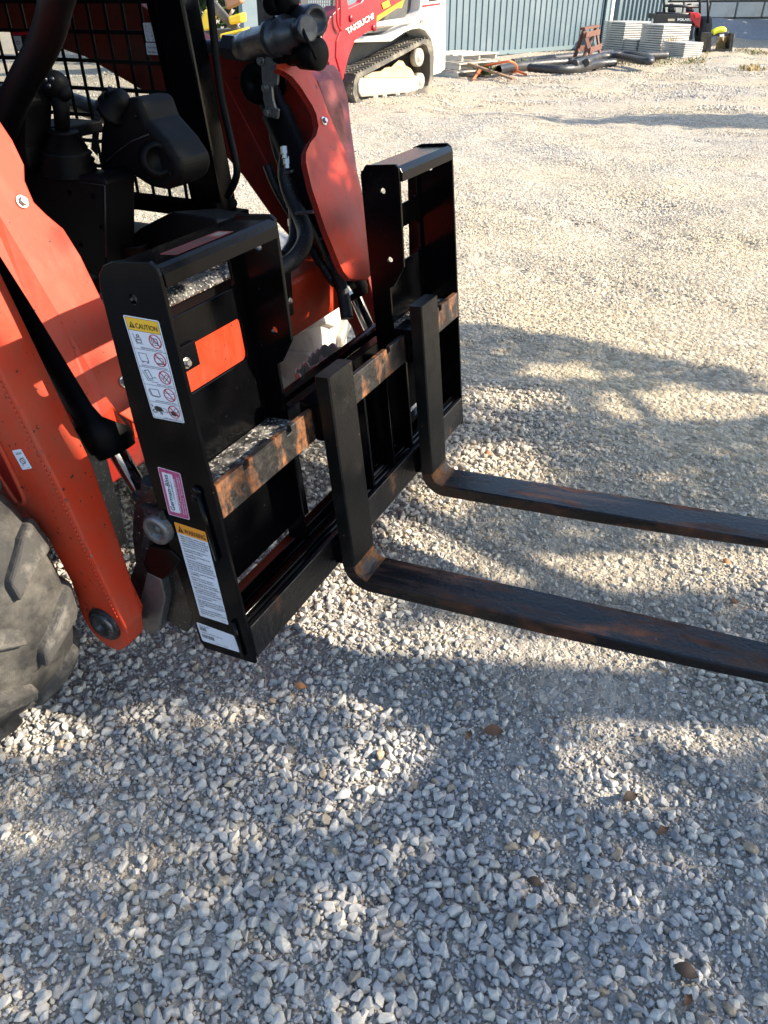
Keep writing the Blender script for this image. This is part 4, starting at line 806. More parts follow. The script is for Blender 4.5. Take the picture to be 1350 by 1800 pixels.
# wheels
def wheel(yc, mt, lab, spin, rin=.205, cx=-.765):
    R = .41; wd = .31; cz = .405
    mb = MB(); hw = wd / 2
    prof = [(-hw + .03, rin), (-hw + .02, .205), (-hw, .24), (-hw - .006, .30), (-hw + .004, .345), (-hw + .03, .372), (-hw*.5, .384), (0, .387), (hw*.5, .384), (hw - .03, .372), (hw - .004, .345), (hw + .006, .30), (hw, .24), (hw - .02, .205)]
    mb.lathe((cx, yc, cz), (cx, yc + 1, cz), prof, 64, mt)
    ty = lobj('tyre', mb, mt, bevel=0, label=lab)
    n = 13; lug = MB()
    for k in range(n):
        for s in (-1, 1):
            a0 = 2*PI*(k + (.5 if s > 0 else 0)) / n + spin
            rows = []
            for (yy, da, r0, w_) in ((.012, -.02, .384, .052), (.05, .03, .383, .060), (.09, .08, .379, .072), (.125, .10, .368, .086), (.152, .105, .335, .090), (.160, .105, .300, .075)) + (((.164, .14, .24, .06),) if rin < .1 else ()):
                top = (.027 if yy < .13 else (.025 if yy < .155 else .008))
                rows.append((yy*s, a0 + da*1.3, r0, r0 + top, w_))
            vs = []
            for (yy, a, ri, ro, w_) in rows:
                for rr, ww in ((ri - .012, w_*1.25), (ro, w_*.85)):
                    for e in (-1, 1):
                        b = a + e*ww/2/ro; off = .012*s if (abs(yy) > .14 and rr == ro) else 0
                        vs.append((cx + rr*math.cos(b), yc + yy + off, cz + rr*math.sin(b)))
            fs = []
            for i_ in range(len(rows) - 1):
                p = i_*4; q = p + 4; fs += [(p+2, p+3, q+3, q+2), (p, p+2, q+2, q), (p+3, p+1, q+1, q+3)]
            fs += [(0, 1, 3, 2), (len(vs)-4, len(vs)-2, len(vs)-1, len(vs)-3)]
            lug.add(vs, fs, LUGM if mt is TYRE else mt)
    obj('tread_lugs', lug, LUGM if mt is TYRE else mt, ty, .010, 3)
    mb = MB(); mb.lathe((cx, yc, cz), (cx, yc + 1, cz), [(-.13, .0), (-.13, .09), (-.06, .10), (-.07, .19), (-.135, .212), (.135, .212), (.07, .19), (.06, .1), (.13, .09), (.13, 0)], 32, STEELD); lobj('rim', mb, STEELD, bevel=0)
wheel(-.277, TYRE, 'near front tyre, grey with dust, thick curved lugs', .10)
wheel(W + .13, TYREW, 'dusty far front tyre with sunlight put into its pale colour, seen under the cross tube', .25, .02, -.99)

# ================================================================== BACKGROUND: COMPACT TRACK LOADER
RIGHT = Vector((.893, .449, 0)); FWD = Vector((-.449, .893, 0))
pa = U(612, 187, z=0); pb = U(757, 163, z=0); td = (pb - pa); td.z = 0; td.normalize(); tn = Vector((td.y, -td.x, 0))   # tn: outward (towards +x)
TK = thing('compact_track_loader', 'red and white compact track loader with muddy rubber track parked in front of the shed', 'track loader', tuple(pa))
def K(px, py, off=0.0): return UP(px, py, pa + tn * off, tn)
TRUB = mat('muddy_track_rubber', (.085, .080, .070), .85, spots=(.34, .30, .23), spot_scale=3, spot_amt=.8, bump=.3, bump_scale=20)
TGREY = mat('dusty_undercarriage', (.30, .29, .26), .7, spots=(.42, .36, .27), spot_scale=3, spot_amt=.8, bump=.2, bump_scale=20)
MUD = mat('dried_mud', (.48, .36, .22), .95, spots=(.30, .22, .13), spot_scale=6, spot_amt=.8, bump=1.0, bump_scale=12)
TRED = mat('red_machine_paint', (.55, .012, .022), .3, spots=(.3, .06, .05), spot_scale=3, spot_amt=.2)
TREDD = mat('dark_red_machine_paint', (.20, .010, .018), .4)
TWHT = mat('white_machine_paint', (.74, .72, .64), .35, spots=(.55, .5, .4), spot_scale=2, spot_amt=.3)
TGRY = mat('charcoal_machine_paint', (.055, .058, .06), .5, spots=(.2, .18, .15), spot_scale=3, spot_amt=.4)
TYEL = mat('yellow_orange_paint', (.70, .33, .02), .4)
outer_t = [(626, 131), (700, 93), (748, 68), (754, 70), (759, 76), (763, 100), (762, 130), (759, 151), (754, 162), (700, 178), (636, 188), (626, 180), (621, 165), (622, 145)]
inner_t = [(633, 137), (700, 101), (744, 77), (747, 78), (750, 80), (756, 98), (756, 130), (753, 150), (748, 155), (700, 168), (640, 179), (632, 174), (628, 163), (628, 146)]
o3 = [K(*p) for p in outer_t]; i3 = [K(*p) for p in inner_t]; n = len(o3); back = -tn * .42
mb = MB(); 
for k in range(n):
    j = (k + 1) % n
    mb.add([o3[k], o3[j], i3[j], i3[k]], [(0, 1, 2, 3)]); mb.add([o3[k], o3[j], o3[j] + back, o3[k] + back], [(0, 1, 2, 3)]); mb.add([i3[k], i3[j], i3[j] + back, i3[k] + back], [(0, 1, 2, 3)]); mb.add([o3[k] + back, o3[j] + back, i3[j] + back, i3[k] + back], [(0, 1, 2, 3)])
trk = obj('track', mb, TRUB, TK)
mb = MB(); peri = []; 
for k in range(n):
    j = (k + 1) % n; L0 = (o3[j] - o3[k]).length; c_ = max(1, int(L0 / .075))
    for q in range(c_): peri.append((o3[k].lerp(o3[j], q / c_), (o3[j] - o3[k]).normalized()))
cen = sum(o3, Vector()) / n
for idx_, (p, t_) in enumerate(peri):
    no = tn.cross(t_); 
    if no.dot(p - cen) < 0: no = -no
    for s0, s1, sh in ((-.02, -.19, 0), (-.23, -.40, .5)):
        q = p + t_ * (.04 * sh); a = q + tn * s0; b = q + tn * s1
        vs = [a - t_*.014, a + t_*.014, b + t_*.014, b - t_*.014]; mb.add(vs + [v + no*.022 for v in vs], [(0,1,2,3),(4,5,6,7),(0,1,5,4),(1,2,6,5),(2,3,7,6),(3,0,4,7)])
obj('track_lugs', mb, TRUB, trk)
mb = MB(); mb.prism([K(*p, -.02) for p in ((633, 137), (666, 132), (725, 130), (736, 135), (738, 156), (731, 162), (636, 171), (631, 163), (630, 148))], -tn * .2, TGREY); obj('track_frame', mb, TGREY, TK, .02)
mh = MB(); top = [(640, 134), (655, 127), (668, 126), (676, 120), (688, 118), (694, 112), (700, 107), (708, 108), (713, 116), (722, 121), (728, 131)]
for o_ in (-.05, -.30):
    pass
A_ = [K(*p, -.04) for p in top]; B_ = [K(px, py + 2, -.32) + Vector((0, 0, .03)) for px, py in top]; Cc = [K(px, 136, -.012) for px, py in top]
for k in range(len(top) - 1): mh.add([A_[k], A_[k+1], B_[k+1], B_[k]], [(0,1,2,3)]); mh.add([Cc[k], Cc[k+1], A_[k+1], A_[k]], [(0,1,2,3)])
obj('mud_heap', mh, MUD, TK)
for (px, py, r) in ((660, 171, .062), (676, 170, .062), (699, 166, .062), (715, 164, .062), (739, 143, .13), (737, 101, .14)):
    c_ = K(px, py, -.03); mb = MB(); mb.lathe(c_ - tn*.1, c_ + tn, [(0, 0), (0, r), (.10, r), (.11, r*.85), (.10, r*.5), (.12, r*.4), (.12, 0)], 20, TGREY); obj('roller' if r < .1 else 'idler_wheel', mb, TGREY, TK)
mb = MB(); mb.prism([K(*p, -.46) for p in ((612, 78), (624, 74), (690, 72), (718, 55), (745, 52), (762, 90), (762, 140), (615, 172), (608, 130))], -tn * .5, TGRY); obj('chassis', mb, TGRY, TK)
mb = MB(); mb.prism([K(*p, .0) for p in ((622, 68), (684, 61), (720, 41), (738, 18), (744, -40), (786, -40), (784, 0), (783, 121), (775, 128), (761, 133), (763, 90), (758, 68), (748, 54), (738, 50), (724, 52), (712, 57), (688, 73), (622, 75))], -tn * .5, TWHT); obj('fender', mb, TWHT, TK, .02)
arm_t = [(600, -60), (613, 14), (635, 4), (660, -30), (740, -60), (720, -8), (700, 4), (663, 27), (662, 54), (647, 55), (624, 71), (613, 99), (607, 122), (603, 142), (591, 100), (592, 72), (599, 53)]
mb = MB(); mb.prism([K(*p, .16) for p in arm_t], -tn * .12, TRED); ta = obj('lift_arm', mb, TRED, TK, .01)
mb = MB(); mb.prism([K(*p, .14) for p in ((566, 70), (580, 30), (600, 10), (612, 14), (599, 53), (592, 72), (591, 100), (603, 140), (585, 140), (578, 110), (570, 100))], -tn * .30, TREDD); obj('arm_flange', mb, TREDD, TK, .01)
mb = MB(); mb.tube([K(592, -30, .2), K(592, 30, .2), K(594, 45, .2), K(600, 54, .2)], .018, 8, TRED, 1); obj('arm_pipe', mb, TRED, TK)
vs, fs = text_mesh('TAKEUCHI', 1, .035, .12, 1)
x0_, x1_ = min(v.x for v in vs), max(v.x for v in vs); y0_, y1_ = min(v.y for v in vs), max(v.y for v in vs)
tl, tr_, bl, br = (607, 51), (656, 22), (612, 60), (658, 32)
mb = MB(); vv = []
for v in vs:
    u = (v.x - x0_) / (x1_ - x0_); q = (v.y - y0_) / (y1_ - y0_)
    px = (bl[0]*(1-u) + br[0]*u)*(1-q) + (tl[0]*(1-u) + tr_[0]*u)*q; py = (bl[1]*(1-u) + br[1]*u)*(1-q) + (tl[1]*(1-u) + tr_[1]*u)*q
    vv.append(K(px, py, .172))
mb.add(vv, fs, TWHT); obj('lettering', mb, TWHT, ta)
for p in ((617, 32), (657, 49)): mb = MB(); c_ = K(*p, .165); mb.lathe(c_, c_ + tn, [(0, 0), (0, .05), (.02, .045), (.02, 0)], 14, TREDD); obj('arm_boss', mb, TREDD, ta)
mb = MB(); mb.prism([K(*p, .172) for p in ((671, 6), (683, 0), (686, 10), (674, 16))], tn * .004, mat('sticker_yellow', (.75, .6, .02), .5)); obj('arm_sticker', mb, MATS['sticker_yellow'], ta)
mb = MB(); mb.prism([K(*p, .06) for p in ((662, 28), (698, 4), (704, -6), (712, -4), (706, 14), (698, 14), (662, 38))], -tn * .06, TYEL); obj('lock_bar', mb, TYEL, TK)
mb = MB(); a_, b_ = K(655, 45, .05), K(724, 35, .05); mb.lathe(a_, b_, [(0, 0), (0, .045), ((b_-a_).length, .045), ((b_-a_).length, 0)], 16, TWHT); mb.lathe(b_, b_ + (b_-a_), [(0, .03), (.12, .028), (.12, 0)], 12, TWHT); obj('lift_cylinder', mb, TWHT, TK)
mb = MB(); mb.prism([K(*p, -.2) for p in ((640, 58), (662, 40), (700, -20), (745, -50), (742, 10), (722, 38), (686, 60))], -tn * .3, TGRY); obj('hood', mb, TGRY, TK)
mb = MB()
for q in ((741, 4, 775, 1), ): mb.prism([K(742, 9, .004), K(774, 5, .004), K(775, 8, .004), K(742, 13, .004)], tn * .003, TRED)
mb.prism([K(754, -6, .004), K(775, -8, .004), K(775, -2, .004), K(768, 1, .004), K(754, 3, .004)], tn * .003, INK); obj('side_stripe', mb, TRED, TK)
c_ = K(741, 36, .01); mb = MB(); mb.lathe(c_, c_ + tn, [(0, 0), (0, .035), (.05, .03), (.06, 0)], 12, TWHT); obj('fender_bolt', mb, TWHT, TK)
# cab of the track loader seen past the couplers
cf = -.62
mb = MB(); mb.prism([K(*p, cf) for p in ((528, -40), (540, -40), (542, 60), (530, 62))], -tn * .05, TGRY); mb.prism([K(*p, cf) for p in ((540, 44), (600, 46), (600, 60), (540, 60))], -tn * .05, TGRY); mb.prism([K(*p, cf) for p in ((586, -40), (592, -40), (590, 60), (584, 60))], -tn * .05, TGRY); obj('cab_frame', mb, TGRY, TK)
mb = MB()
for k in range(12): px = 541 + k * 4; a_, b_ = K(px, -30, cf - .02), K(px, 48, cf - .02); mb.beam(a_, b_, .010, .010, TGRY)
for k in range(13): py = -24 + k * 6; a_, b_ = K(540, py, cf - .02), K(590, py, cf - .02); mb.beam(a_, b_, .010, .010, TGRY)
obj('cab_screen', mb, TGRY, TK)
mb = MB(); mb.prism([K(*p, cf + .01) for p in ((557, 12), (565, 14), (564, 24), (556, 22))], tn * .004, MATS['sticker_yellow']); obj('screen_sticker', mb, MATS['sticker_yellow'], TK)
mb = MB(); mb.prism([K(*p, .25) for p in ((553, 50), (564, 50), (572, 112), (560, 112))], -tn * .03, TGREY); obj('attachment_plate', mb, TGREY, TK)
mb = MB(); mb.prism([K(*p, -.1) for p in ((505, 10), (528, 6), (530, 60), (560, 64), (592, 100), (596, 150), (500, 190), (470, 100))], -tn * .3, TREDD); obj('front_frame', mb, TREDD, TK)

# ================================================================== SHED
SHD = mat('blue_grey_steel_siding', (.115, .165, .195), .42, spots=(.16, .205, .225), spot_scale=1.5, spot_amt=.5, bump=.03, bump_scale=4)
SHT = mat('blue_grey_trim', (.15, .205, .225), .45, bump=.05, bump_scale=5)
WTR = mat('white_trim', (.78, .78, .75), .4)
wa = U(785, 106, z=0); wb = U(1062, 84, z=0); wd_ = wb - wa; wd_.z = 0; Lw = wd_.length; wd_.normalize(); wn = Vector((wd_.y, -wd_.x, 0))
SH = thing('metal_shed', 'blue-grey corrugated metal shed with white downspout behind the yard clutter', 'shed', tuple(wa))
def S_(px, py, off=0.0): return UP(px, py, wa + wn * off, wn)
zb_ = S_(785, 98).z; 
mb = MB(); a_ = wa - wd_ * 6; mb.prism([a_, wb + wd_*.05, wb + wd_*.05 + Vector((0,0,4.2)), a_ + Vector((0,0,4.2))], -wn * .15, SHD); obj('wall', mb, SHD, SH)
sp_ = (S_(802.5, 40) - S_(791, 40)).length
k = -12
while True:
    p = S_(791, 40) + wd_ * sp_ * k; p.z = 0
    if (p - wa).dot(wd_) > Lw - .05: break
    mb = MB(); q0 = p + wd_*.0; mb.prism([q0 - wd_*.030, q0 - wd_*.018 + wn*.028, q0 + wd_*.018 + wn*.028, q0 + wd_*.030], (0, 0, 3.9), SHD)
    mb.v = [(a, b, c + zb_ + .03) for a, b, c in mb.v]; obj('wall_rib', mb, SHD, SH); k += 1
mb = MB(); mb.prism([a_ + Vector((0,0,zb_-.07)) + wn*.001, wb + Vector((0,0,zb_-.07)) + wn*.001, wb + Vector((0,0,zb_+.03)) + wn*.001, a_ + Vector((0,0,zb_+.03)) + wn*.001], wn * .045, SHT); obj('base_flashing', mb, SHT, SH)
mb = MB(); mb.prism([S_(892, 93, .05), S_(897, 96, .10), S_(912, 98, .13), S_(908, 102, .12), S_(893, 98, .06)], wn*.01, SHT); obj('bent_flashing', mb, SHT, SH)
dp0 = S_(1067, 76, .10); dp1 = S_(1079, 0, .10); dvec = Vector((dp0.x, dp0.y, 4.1)); mb = MB(); mb.beam(dp0 - Vector((0, 0, .1)), dvec, .13, .09, WTR, tuple(wn)); obj('downspout', mb, WTR, SH, .01)
mb = MB(); mb.beam(dp0 + wd_*-.18 - Vector((0,0,.1)) - wn*.03, dvec + wd_*-.18 - wn*.03, .16, .06, SHT, tuple(wn)); obj('corner_trim', mb, SHT, SH)
off2 = -.9; r0 = S_(1082, 60, off2); r1 = S_(1162, 30, off2); r0.z = r1.z = -.1
mb = MB(); mb.prism([r0, r1, r1 + Vector((0,0,4.2)), r0 + Vector((0,0,4.2))], -wn * .15, SHD); mb.prism([wb + wd_*.06, wb + wd_*.06 - wn*1.1, wb + wd_*.06 - wn*1.1 + Vector((0,0,4.2)), wb + wd_*.06 + Vector((0,0,4.2))], -wd_ * .1, SHD); obj('rear_wall', mb, SHD, SH)
Lr = (r1 - r0).length; k = 0
SHDK = mat('deep_shadow_grey_rib', (.05, .075, .09), .5)
while k * sp_ < Lr:
    q0 = r0 + wd_ * (k * sp_ + .25); mb = MB(); mb.prism([q0 - wd_*.05, q0 - wd_*.03 + wn*.06, q0 + wd_*.03 + wn*.06, q0 + wd_*.05], (0, 0, 4.0), SHD); obj('wall_rib', mb, SHD, SH); k += 1
mb = MB(); q = r1; mb.beam(Vector((q.x, q.y, -.1)) + wn*.04, Vector((q.x, q.y, 4.1)) + wn*.04, .12, .10, SHT, tuple(wn)); obj('corner_trim', mb, SHT, SH)
mb = MB(); mb.prism([r1, r1 - wn*6, r1 - wn*6 + Vector((0,0,4.2)), r1 + Vector((0,0,4.2))], -wd_*.1, SHD); obj('end_wall', mb, SHD, SH)

# ================================================================== CONCRETE BLOCK WALL AND STONE PILE
bw0 = U(1350, 62, z=0); bwd = (RIGHT + FWD * .06).normalized(); bwn = Vector((bwd.y, -bwd.x, 0))
CONC = mat('weathered_concrete', (.58, .58, .54), .85, spots=(.36, .36, .33), spot_scale=1.2, spot_amt=.7, bump=.6, bump_scale=3, var=.3)
BW = thing('block_wall', 'retaining wall of big grey concrete blocks behind the utility vehicle', 'retaining wall', tuple(bw0))
def Bk(px, py, off=0): return UP(px, py, bw0 + bwn * off, bwn)
hB = Bk(1300, 2).z - Bk(1300, 32).z; z1_ = Bk(1300, 32).z; wB = (Bk(1342, 15) - Bk(1295, 15)).length
xj = (Bk(1295, 15) - bw0).dot(bwd)
bmesh_cache = {}
def block(c0, wdt, hgt):
    mb = MB(); mb.box((.03, 0, .03), (wdt - .03, .6, hgt - .03), CONC)
    key = round(wdt, 3)
    if key not in bmesh_cache:
        o = obj('block', mb, CONC, BW, .025, 2, local=True); bmesh_cache[key] = o.data
    else:
        o = bpy.data.objects.new('block', bmesh_cache[key]); COL.objects.link(o); o.parent = BW
        b = o.modifiers.new('bevel', 'BEVEL'); b.width = .025; b.segments = 2
    o.rotation_euler = (0, 0, math.atan2(bwd.y, bwd.x)); o.location = c0 - bw0 + Vector((0, 0, 0)) + bwn * random.uniform(-.015, .015)
for row in range(-3, 6):
    zz = z1_ + row * hB
    if zz < -.9: continue
    for k in range(-14, 12):
        c0 = bw0 + bwd * (xj + (k + (.5 if row % 2 else 0)) * wB); c0.z = zz; block(c0, wB, hB)
mb = MB(); mb.box((xj - 14*wB, .12, -.9), (xj + 12*wB, .8, z1_ + 6*hB - .04), TGRY); o = obj('wall_core', mb, TGRY, BW, local=True); o.rotation_euler = (0, 0, math.atan2(bwd.y, bwd.x))
PILE = mat('blue_grey_crushed_stone', (.20, .22, .25), .9, spots=(.30, .32, .34), spot_scale=10, spot_amt=.9, bump=1.0, bump_scale=9)
pc_ = U(1300, 68, z=0); mb = MB(); n1, n2 = 60, 26; vs = []; fs = []
for a in range(n1 + 1):
    for b in range(n2 + 1):
        u = a / n1 * 2 - 1; v = b / n2 * 2 - 1
        rr = max(0, 1 - u*u) * max(0, 1 - v*v); hgt = .62 * rr**.8 * (.75 + .5 * float(vnoise(u*5, v*3, 1, 4)))
        p = pc_ + RIGHT * (u * 6.5 - 1.5) + FWD * (v * 2.6 + 2.0); vs.append((p.x, p.y, hgt - .05 + .04 * float(vnoise(u*60, v*30, 1, 8))))
for a in range(n1):
    for b in range(n2): i_ = a*(n2+1) + b; fs.append((i_, i_+1, i_+n2+2, i_+n2+1))
mb.add(vs, fs, PILE, True); o = obj('stone_pile', mb, PILE); o['label'] = 'heap of blue-grey crushed stone against the concrete block wall'; o['category'] = 'stone pile'; o['kind'] = 'stuff'

# ================================================================== YARD CLUTTER
WOODW = mat('weathered_white_wood', (.52, .48, .41), .8, spots=(.30, .26, .2), spot_scale=4, spot_amt=.7, bump=.3, bump_scale=30)
WOODB = mat('weathered_brown_wood', (.26, .17, .10), .8, streak=((.12, .075, .045), 6, (1, 1, 10), .8), bump=.3, bump_scale=40)
WOODR = mat('red_stained_wood', (.13, .052, .036), .7, spots=(.20, .12, .09), spot_scale=8, spot_amt=.7, bump=.2, bump_scale=30)
PIPE = mat('black_corrugated_pipe', (.022, .024, .028), .42, spots=(.08, .075, .065), spot_scale=3, spot_amt=.5)
CORD = mat('orange_cord', (.75, .16, .05), .5)
ALU = mat('aluminium_plate', (.48, .475, .46), .45, metal=.25, spots=(.34, .34, .33), spot_scale=4, spot_amt=.6, bump=.1, bump_scale=30)
def at(px, py, h=0.0): p = U(px, py, z=h); return p
# pallets
g0 = at(800, 128); PL = thing('wood_pallet', 'stack of weathered white wooden pallets at the corner of the shed', 'pallet', tuple(g0))
for lv in range(3):
    for k in range(5):
        a_ = g0 + td*0 + wd_ * (-.55 + lv*.06) + wn * (.55 - k*.26) + Vector((0, 0, .07 + lv*.15)); b_ = a_ + wd_ * 1.15
        mb = MB(); mb.beam(a_, b_, .11, .022, WOODW); obj('slat', mb, WOODW, PL)
    for k in range(3):
        a_ = g0 + wd_ * (-.50 + k*.52 + lv*.06) + wn * .58 + Vector((0, 0, .01 + lv*.15)); b_ = a_ - wn * 1.15
        mb = MB(); mb.beam(a_, b_, .045, .09, WOODW); obj('stringer', mb, WOODW, PL)
mb = MB(); mb.beam(at(824, 112, .22), at(903, 139, .02), .09, .04, WOODB); o = obj('wood_plank', mb, WOODB); o['label'] = 'brown wooden plank leaning off the white pallets across the orange cord'; o['category'] = 'plank'
mb = MB(); mb.tube([at(833, 139, .01), at(838, 130, .05), at(846, 118, .12), at(862, 113, .2), at(880, 110, .28), at(896, 107, .33), at(907, 112, .25), at(910, 124, .08), at(902, 128, .02), at(893, 122, .05), at(882, 114, .18), at(900, 122, .06), at(925, 131, .01)], .022, 8, CORD, 2)
mb.tube([at(831, 140, .01), at(842, 128, .06), at(852, 116, .14), at(872, 112, .2), at(893, 108, .3)], .022, 8, CORD, 2); o = obj('extension_cord', mb, CORD); o['label'] = 'coiled orange extension cord lying by the shed wall'; o['category'] = 'cord'
pipes = [('long black corrugated drain pipe with its open end beside the orange cord', [(876, 123), (905, 117), (950, 112), (1010, 108), (1060, 104), (1110, 99), (1172, 97)], .12, .095),
         ('black corrugated pipe curving along the front of the heap, under the sawhorse', [(930, 119), (965, 122), (1000, 122), (1030, 117), (1050, 112), (1080, 110)], .13, .088),
         ('black corrugated pipe looping on top of the heap right of the sawhorse', [(1010, 112), (1040, 103), (1065, 97), (1095, 95), (1120, 97), (1142, 102), (1146, 108), (1135, 108), (1110, 103), (1080, 98), (1050, 100), (1030, 110)], .22, .08),
         ('black corrugated pipe lying straight against the shed base, rearmost', [(900, 111), (940, 106), (985, 101), (1030, 97), (1075, 93)], .12, .088)]
for lab, pts, hh, r in pipes:
    mb = MB(); mb.tube([at(px, py, hh) for px, py in pts], r, 12, PIPE, 2, ridge=.055, caps=r < .09); mb.tube([at(px, py, hh) for px, py in pts], r*.78, 12, INK, 2, caps=False); o = obj('drain_pipe', mb, PIPE); o['label'] = lab; o['category'] = 'pipe'; o['group'] = 'black drain pipes heaped by the shed'
# sawhorse
sg = at(1035, 112); SW = thing('sawhorse', 'reddish brown wooden sawhorse standing over the black drain pipes', 'sawhorse', tuple(sg))
gA, gB, gC, gD = at(1006, 112), at(1021, 112), at(1045, 123), at(1057, 114)
tz = UP(1040, 46, at(1040, 116), tuple(FWD)).z
t1 = (gA*.5 + gC*.5); t2 = (gB*.35 + gD*.65); t1.z = t2.z = tz - .05
hA = UP(1027, 50, gA*.5 + gC*.5, tuple(FWD)); hB_ = UP(1048, 46, gB*.4 + gD*.6, tuple(FWD))
mb = MB(); mb.beam(hA - (hB_-hA)*.15, hB_ + (hB_-hA)*.1, .13, .05, WOODR); obj('top_rail', mb, WOODR, SW, .006)
for g_, h_ in ((gA, hA), (gC, hA), (gB, hB_), (gD, hB_)):
    mb = MB(); mb.beam(g_, h_ - Vector((0, 0, .03)), .085, .045, WOODR); obj('leg', mb, WOODR, SW, .004)
for p, q in ((gC.lerp(hA, .48), gD.lerp(hB_, .48)), (gA.lerp(hA, .45), gB.lerp(hB_, .45)), (gC.lerp(hA, .85), gD.lerp(hB_, .85))):
    mb = MB(); e_ = (q - p)*.12; mb.beam(p - e_ + wn*.04, q + e_ + wn*.04, .03, .11, WOODR, (0, 0, 1)); obj('brace', mb, WOODR, SW, .004)
# aluminium stacks: (front-left-bottom px, front corner, right end ...)
def stack(name_label, pxc, pyc, wpx, hgt, n_, deep, tilt=0.0):
    c_ = at(pxc, pyc); t_ = thing('aluminium_stack', name_label, 'metal plates', tuple(c_), group='stacks of ribbed aluminium plates')
    d1 = (wd_ * .75 + RIGHT * .6).normalized(); d2 = -Vector((d1.y, -d1.x, 0))
    wdt = (at(pxc + wpx, pyc) - c_).length
    for k in range(n_):
        z0_ = k * hgt / n_; mb = MB(); e = .012 * (k % 2)
        vs = [c_ + d1*e, c_ + d1*(wdt - e), c_ + d1*(wdt - e) + d2*deep, c_ + d1*e + d2*deep]
        for v in vs: v.z = 0
        mb.prism([v + Vector((0, 0, z0_ + .006)) for v in vs], (0, 0, hgt/n_*.72), ALU); obj('plate', mb, ALU, t_)
    return t_
def hz(px, py, g_): return UP(px, py, g_, tuple(FWD)).z
g1 = at(1105, 92); stack('taller rear part of the left aluminium plate stack, beside the shed wall', 1092, 91, 56, hz(1110, 38, at(1100, 91)), 13, 1.0)
stack('low front part of the left aluminium plate stack', 1116, 93, 36, hz(1130, 69, at(1120, 93)), 6, .8)
stack('taller rear part of the right aluminium plate stack', 1158, 97, 62, hz(1180, 43, at(1165, 97)), 13, .9)
stack('low wide front part of the right aluminium plate stack, nearest the camera', 1200, 102, 42, hz(1210, 75, at(1200, 102)), 8, .9)
# utility vehicle
uc = at(1192, 80); uf = FWD; ur = RIGHT
UT = thing('utility_vehicle', 'black and red off-road utility vehicle seen from behind between the aluminium stacks', 'utility vehicle', tuple(uc))
UB = mat('black_vehicle_plastic', (.015, .015, .017), .4); UR = mat('red_vehicle_plastic', (.45, .015, .02), .35); UTY = mat('vehicle_tyre', (.03, .03, .03), .8)
def Q(px, py, off=0.0): return UP(px, py, uc + uf * off, tuple(uf))
def up_(name, pts, off, dep, m_, bev=.02): mb = MB(); mb.prism([Q(px, py, off) for px, py in pts], uf * dep, m_); return obj(name, mb, m_, UT, bev)
up_('tailgate', ((1152, 26), (1156, 24), (1216, 26), (1220, 30), (1220, 42), (1150, 42)), 0, .15, UB)
up_('cargo_bed', ((1155, 24), (1215, 26), (1215, 34), (1155, 34)), .15, 1.0, UB)
mb = MB(); 
for a, b in (((1153, 23), (1214, 25)), ((1168, 10), (1228, 12)), ((1214, 25), (1214, 38)), ((1166, -30), (1168, 24)), ((1231, -30), (1230, 24)), ((1243, -30), (1245, 40))): mb.tube([Q(*a, .05), Q(*b, .05)], .035, 8, UB)
obj('roll_cage', mb, UB, UT)
for px in (1182, 1214): up_('seat', ((px - 5, 6), (px + 5, 6), (px + 8, 22), (px - 8, 22)), .8, .15, UB, .06)
up_('rear_fender', ((1213, 22), (1229, 22), (1232, 30), (1230, 50), (1222, 45), (1218, 38), (1213, 36)), -.02, .5, UR)
up_('tail_light', ((1220, 25), (1231, 25), (1231, 32), (1222, 32)), -.05, .03, mat('tail_light_red', (.7, .02, .03), .25), .005)
up_('bumper', ((1152, 42), (1220, 42), (1218, 70), (1154, 70)), .05, .3, UB)
for px, py in ((1236, 52), (1160, 55)):
    c_ = Q(px, py, .35); mb = MB(); mb.lathe(c_ - ur*.16, c_ + ur, [(0, .18), (0, .30), (.03, .36), (.29, .36), (.32, .30), (.32, .18)], 28, UTY); wh = obj('wheel', mb, UTY, UT); mb = MB(); mb.lathe(c_ - ur*.1, c_ + ur, [(0, 0), (0, .19), (.2, .19), (.2, 0)], 20, STEELD); obj('rim', mb, STEELD, wh)
mb = MB(); vs, fs = text_mesh('POLARIS', 1, .04, 0, 1); y0_, y1_ = min(v.y for v in vs), max(v.y for v in vs); x0_ = min(v.x for v in vs)
mb.add([Q(1191 + (v.x - x0_) * 26, 37 - (v.y - y0_) / (y1_ - y0_) * 5, -.01) for v in vs], fs, WTR); obj('lettering', mb, WTR, UT)
up_('licence_plate', ((1174, 33), (1186, 33), (1186, 37), (1174, 37)), -.02, .015, mat('plate_cream', (.55, .5, .35), .5), 0)
# spare coupler frame with a yellow tool on top
ac = at(1270, 93); AF = thing('attachment_frame', 'small black steel attachment frame standing right of the aluminium plates', 'attachment frame', tuple(ac))
def A4(px, py, off=0.0): return UP(px, py, ac + FWD * off, tuple(FWD))
def ap(name, pts, off, dep, m_, par=AF): mb = MB(); mb.prism([A4(px, py, off) for px, py in pts], FWD * dep, m_); return obj(name, mb, m_, par, .008)
ap('upright', ((1243, 58), (1252, 58), (1249, 95), (1240, 94)), 0, .45, BLKD); ap('upright', ((1284, 58), (1291, 59), (1287, 91), (1281, 90)), .25, .3, BLKD)
ap('top_bar', ((1252, 59), (1290, 58), (1290, 63), (1252, 64)), .3, .08, BLKD); ap('foot_plate', ((1249, 89), (1285, 86), (1285, 92), (1250, 95)), .1, .3, BLKD); ap('brace', ((1250, 78), (1261, 71), (1261, 74), (1251, 82)), .1, .06, STEELD)
ap('white_tag', ((1265, 60), (1273, 60), (1273, 65), (1265, 65)), .28, .01, WTR)
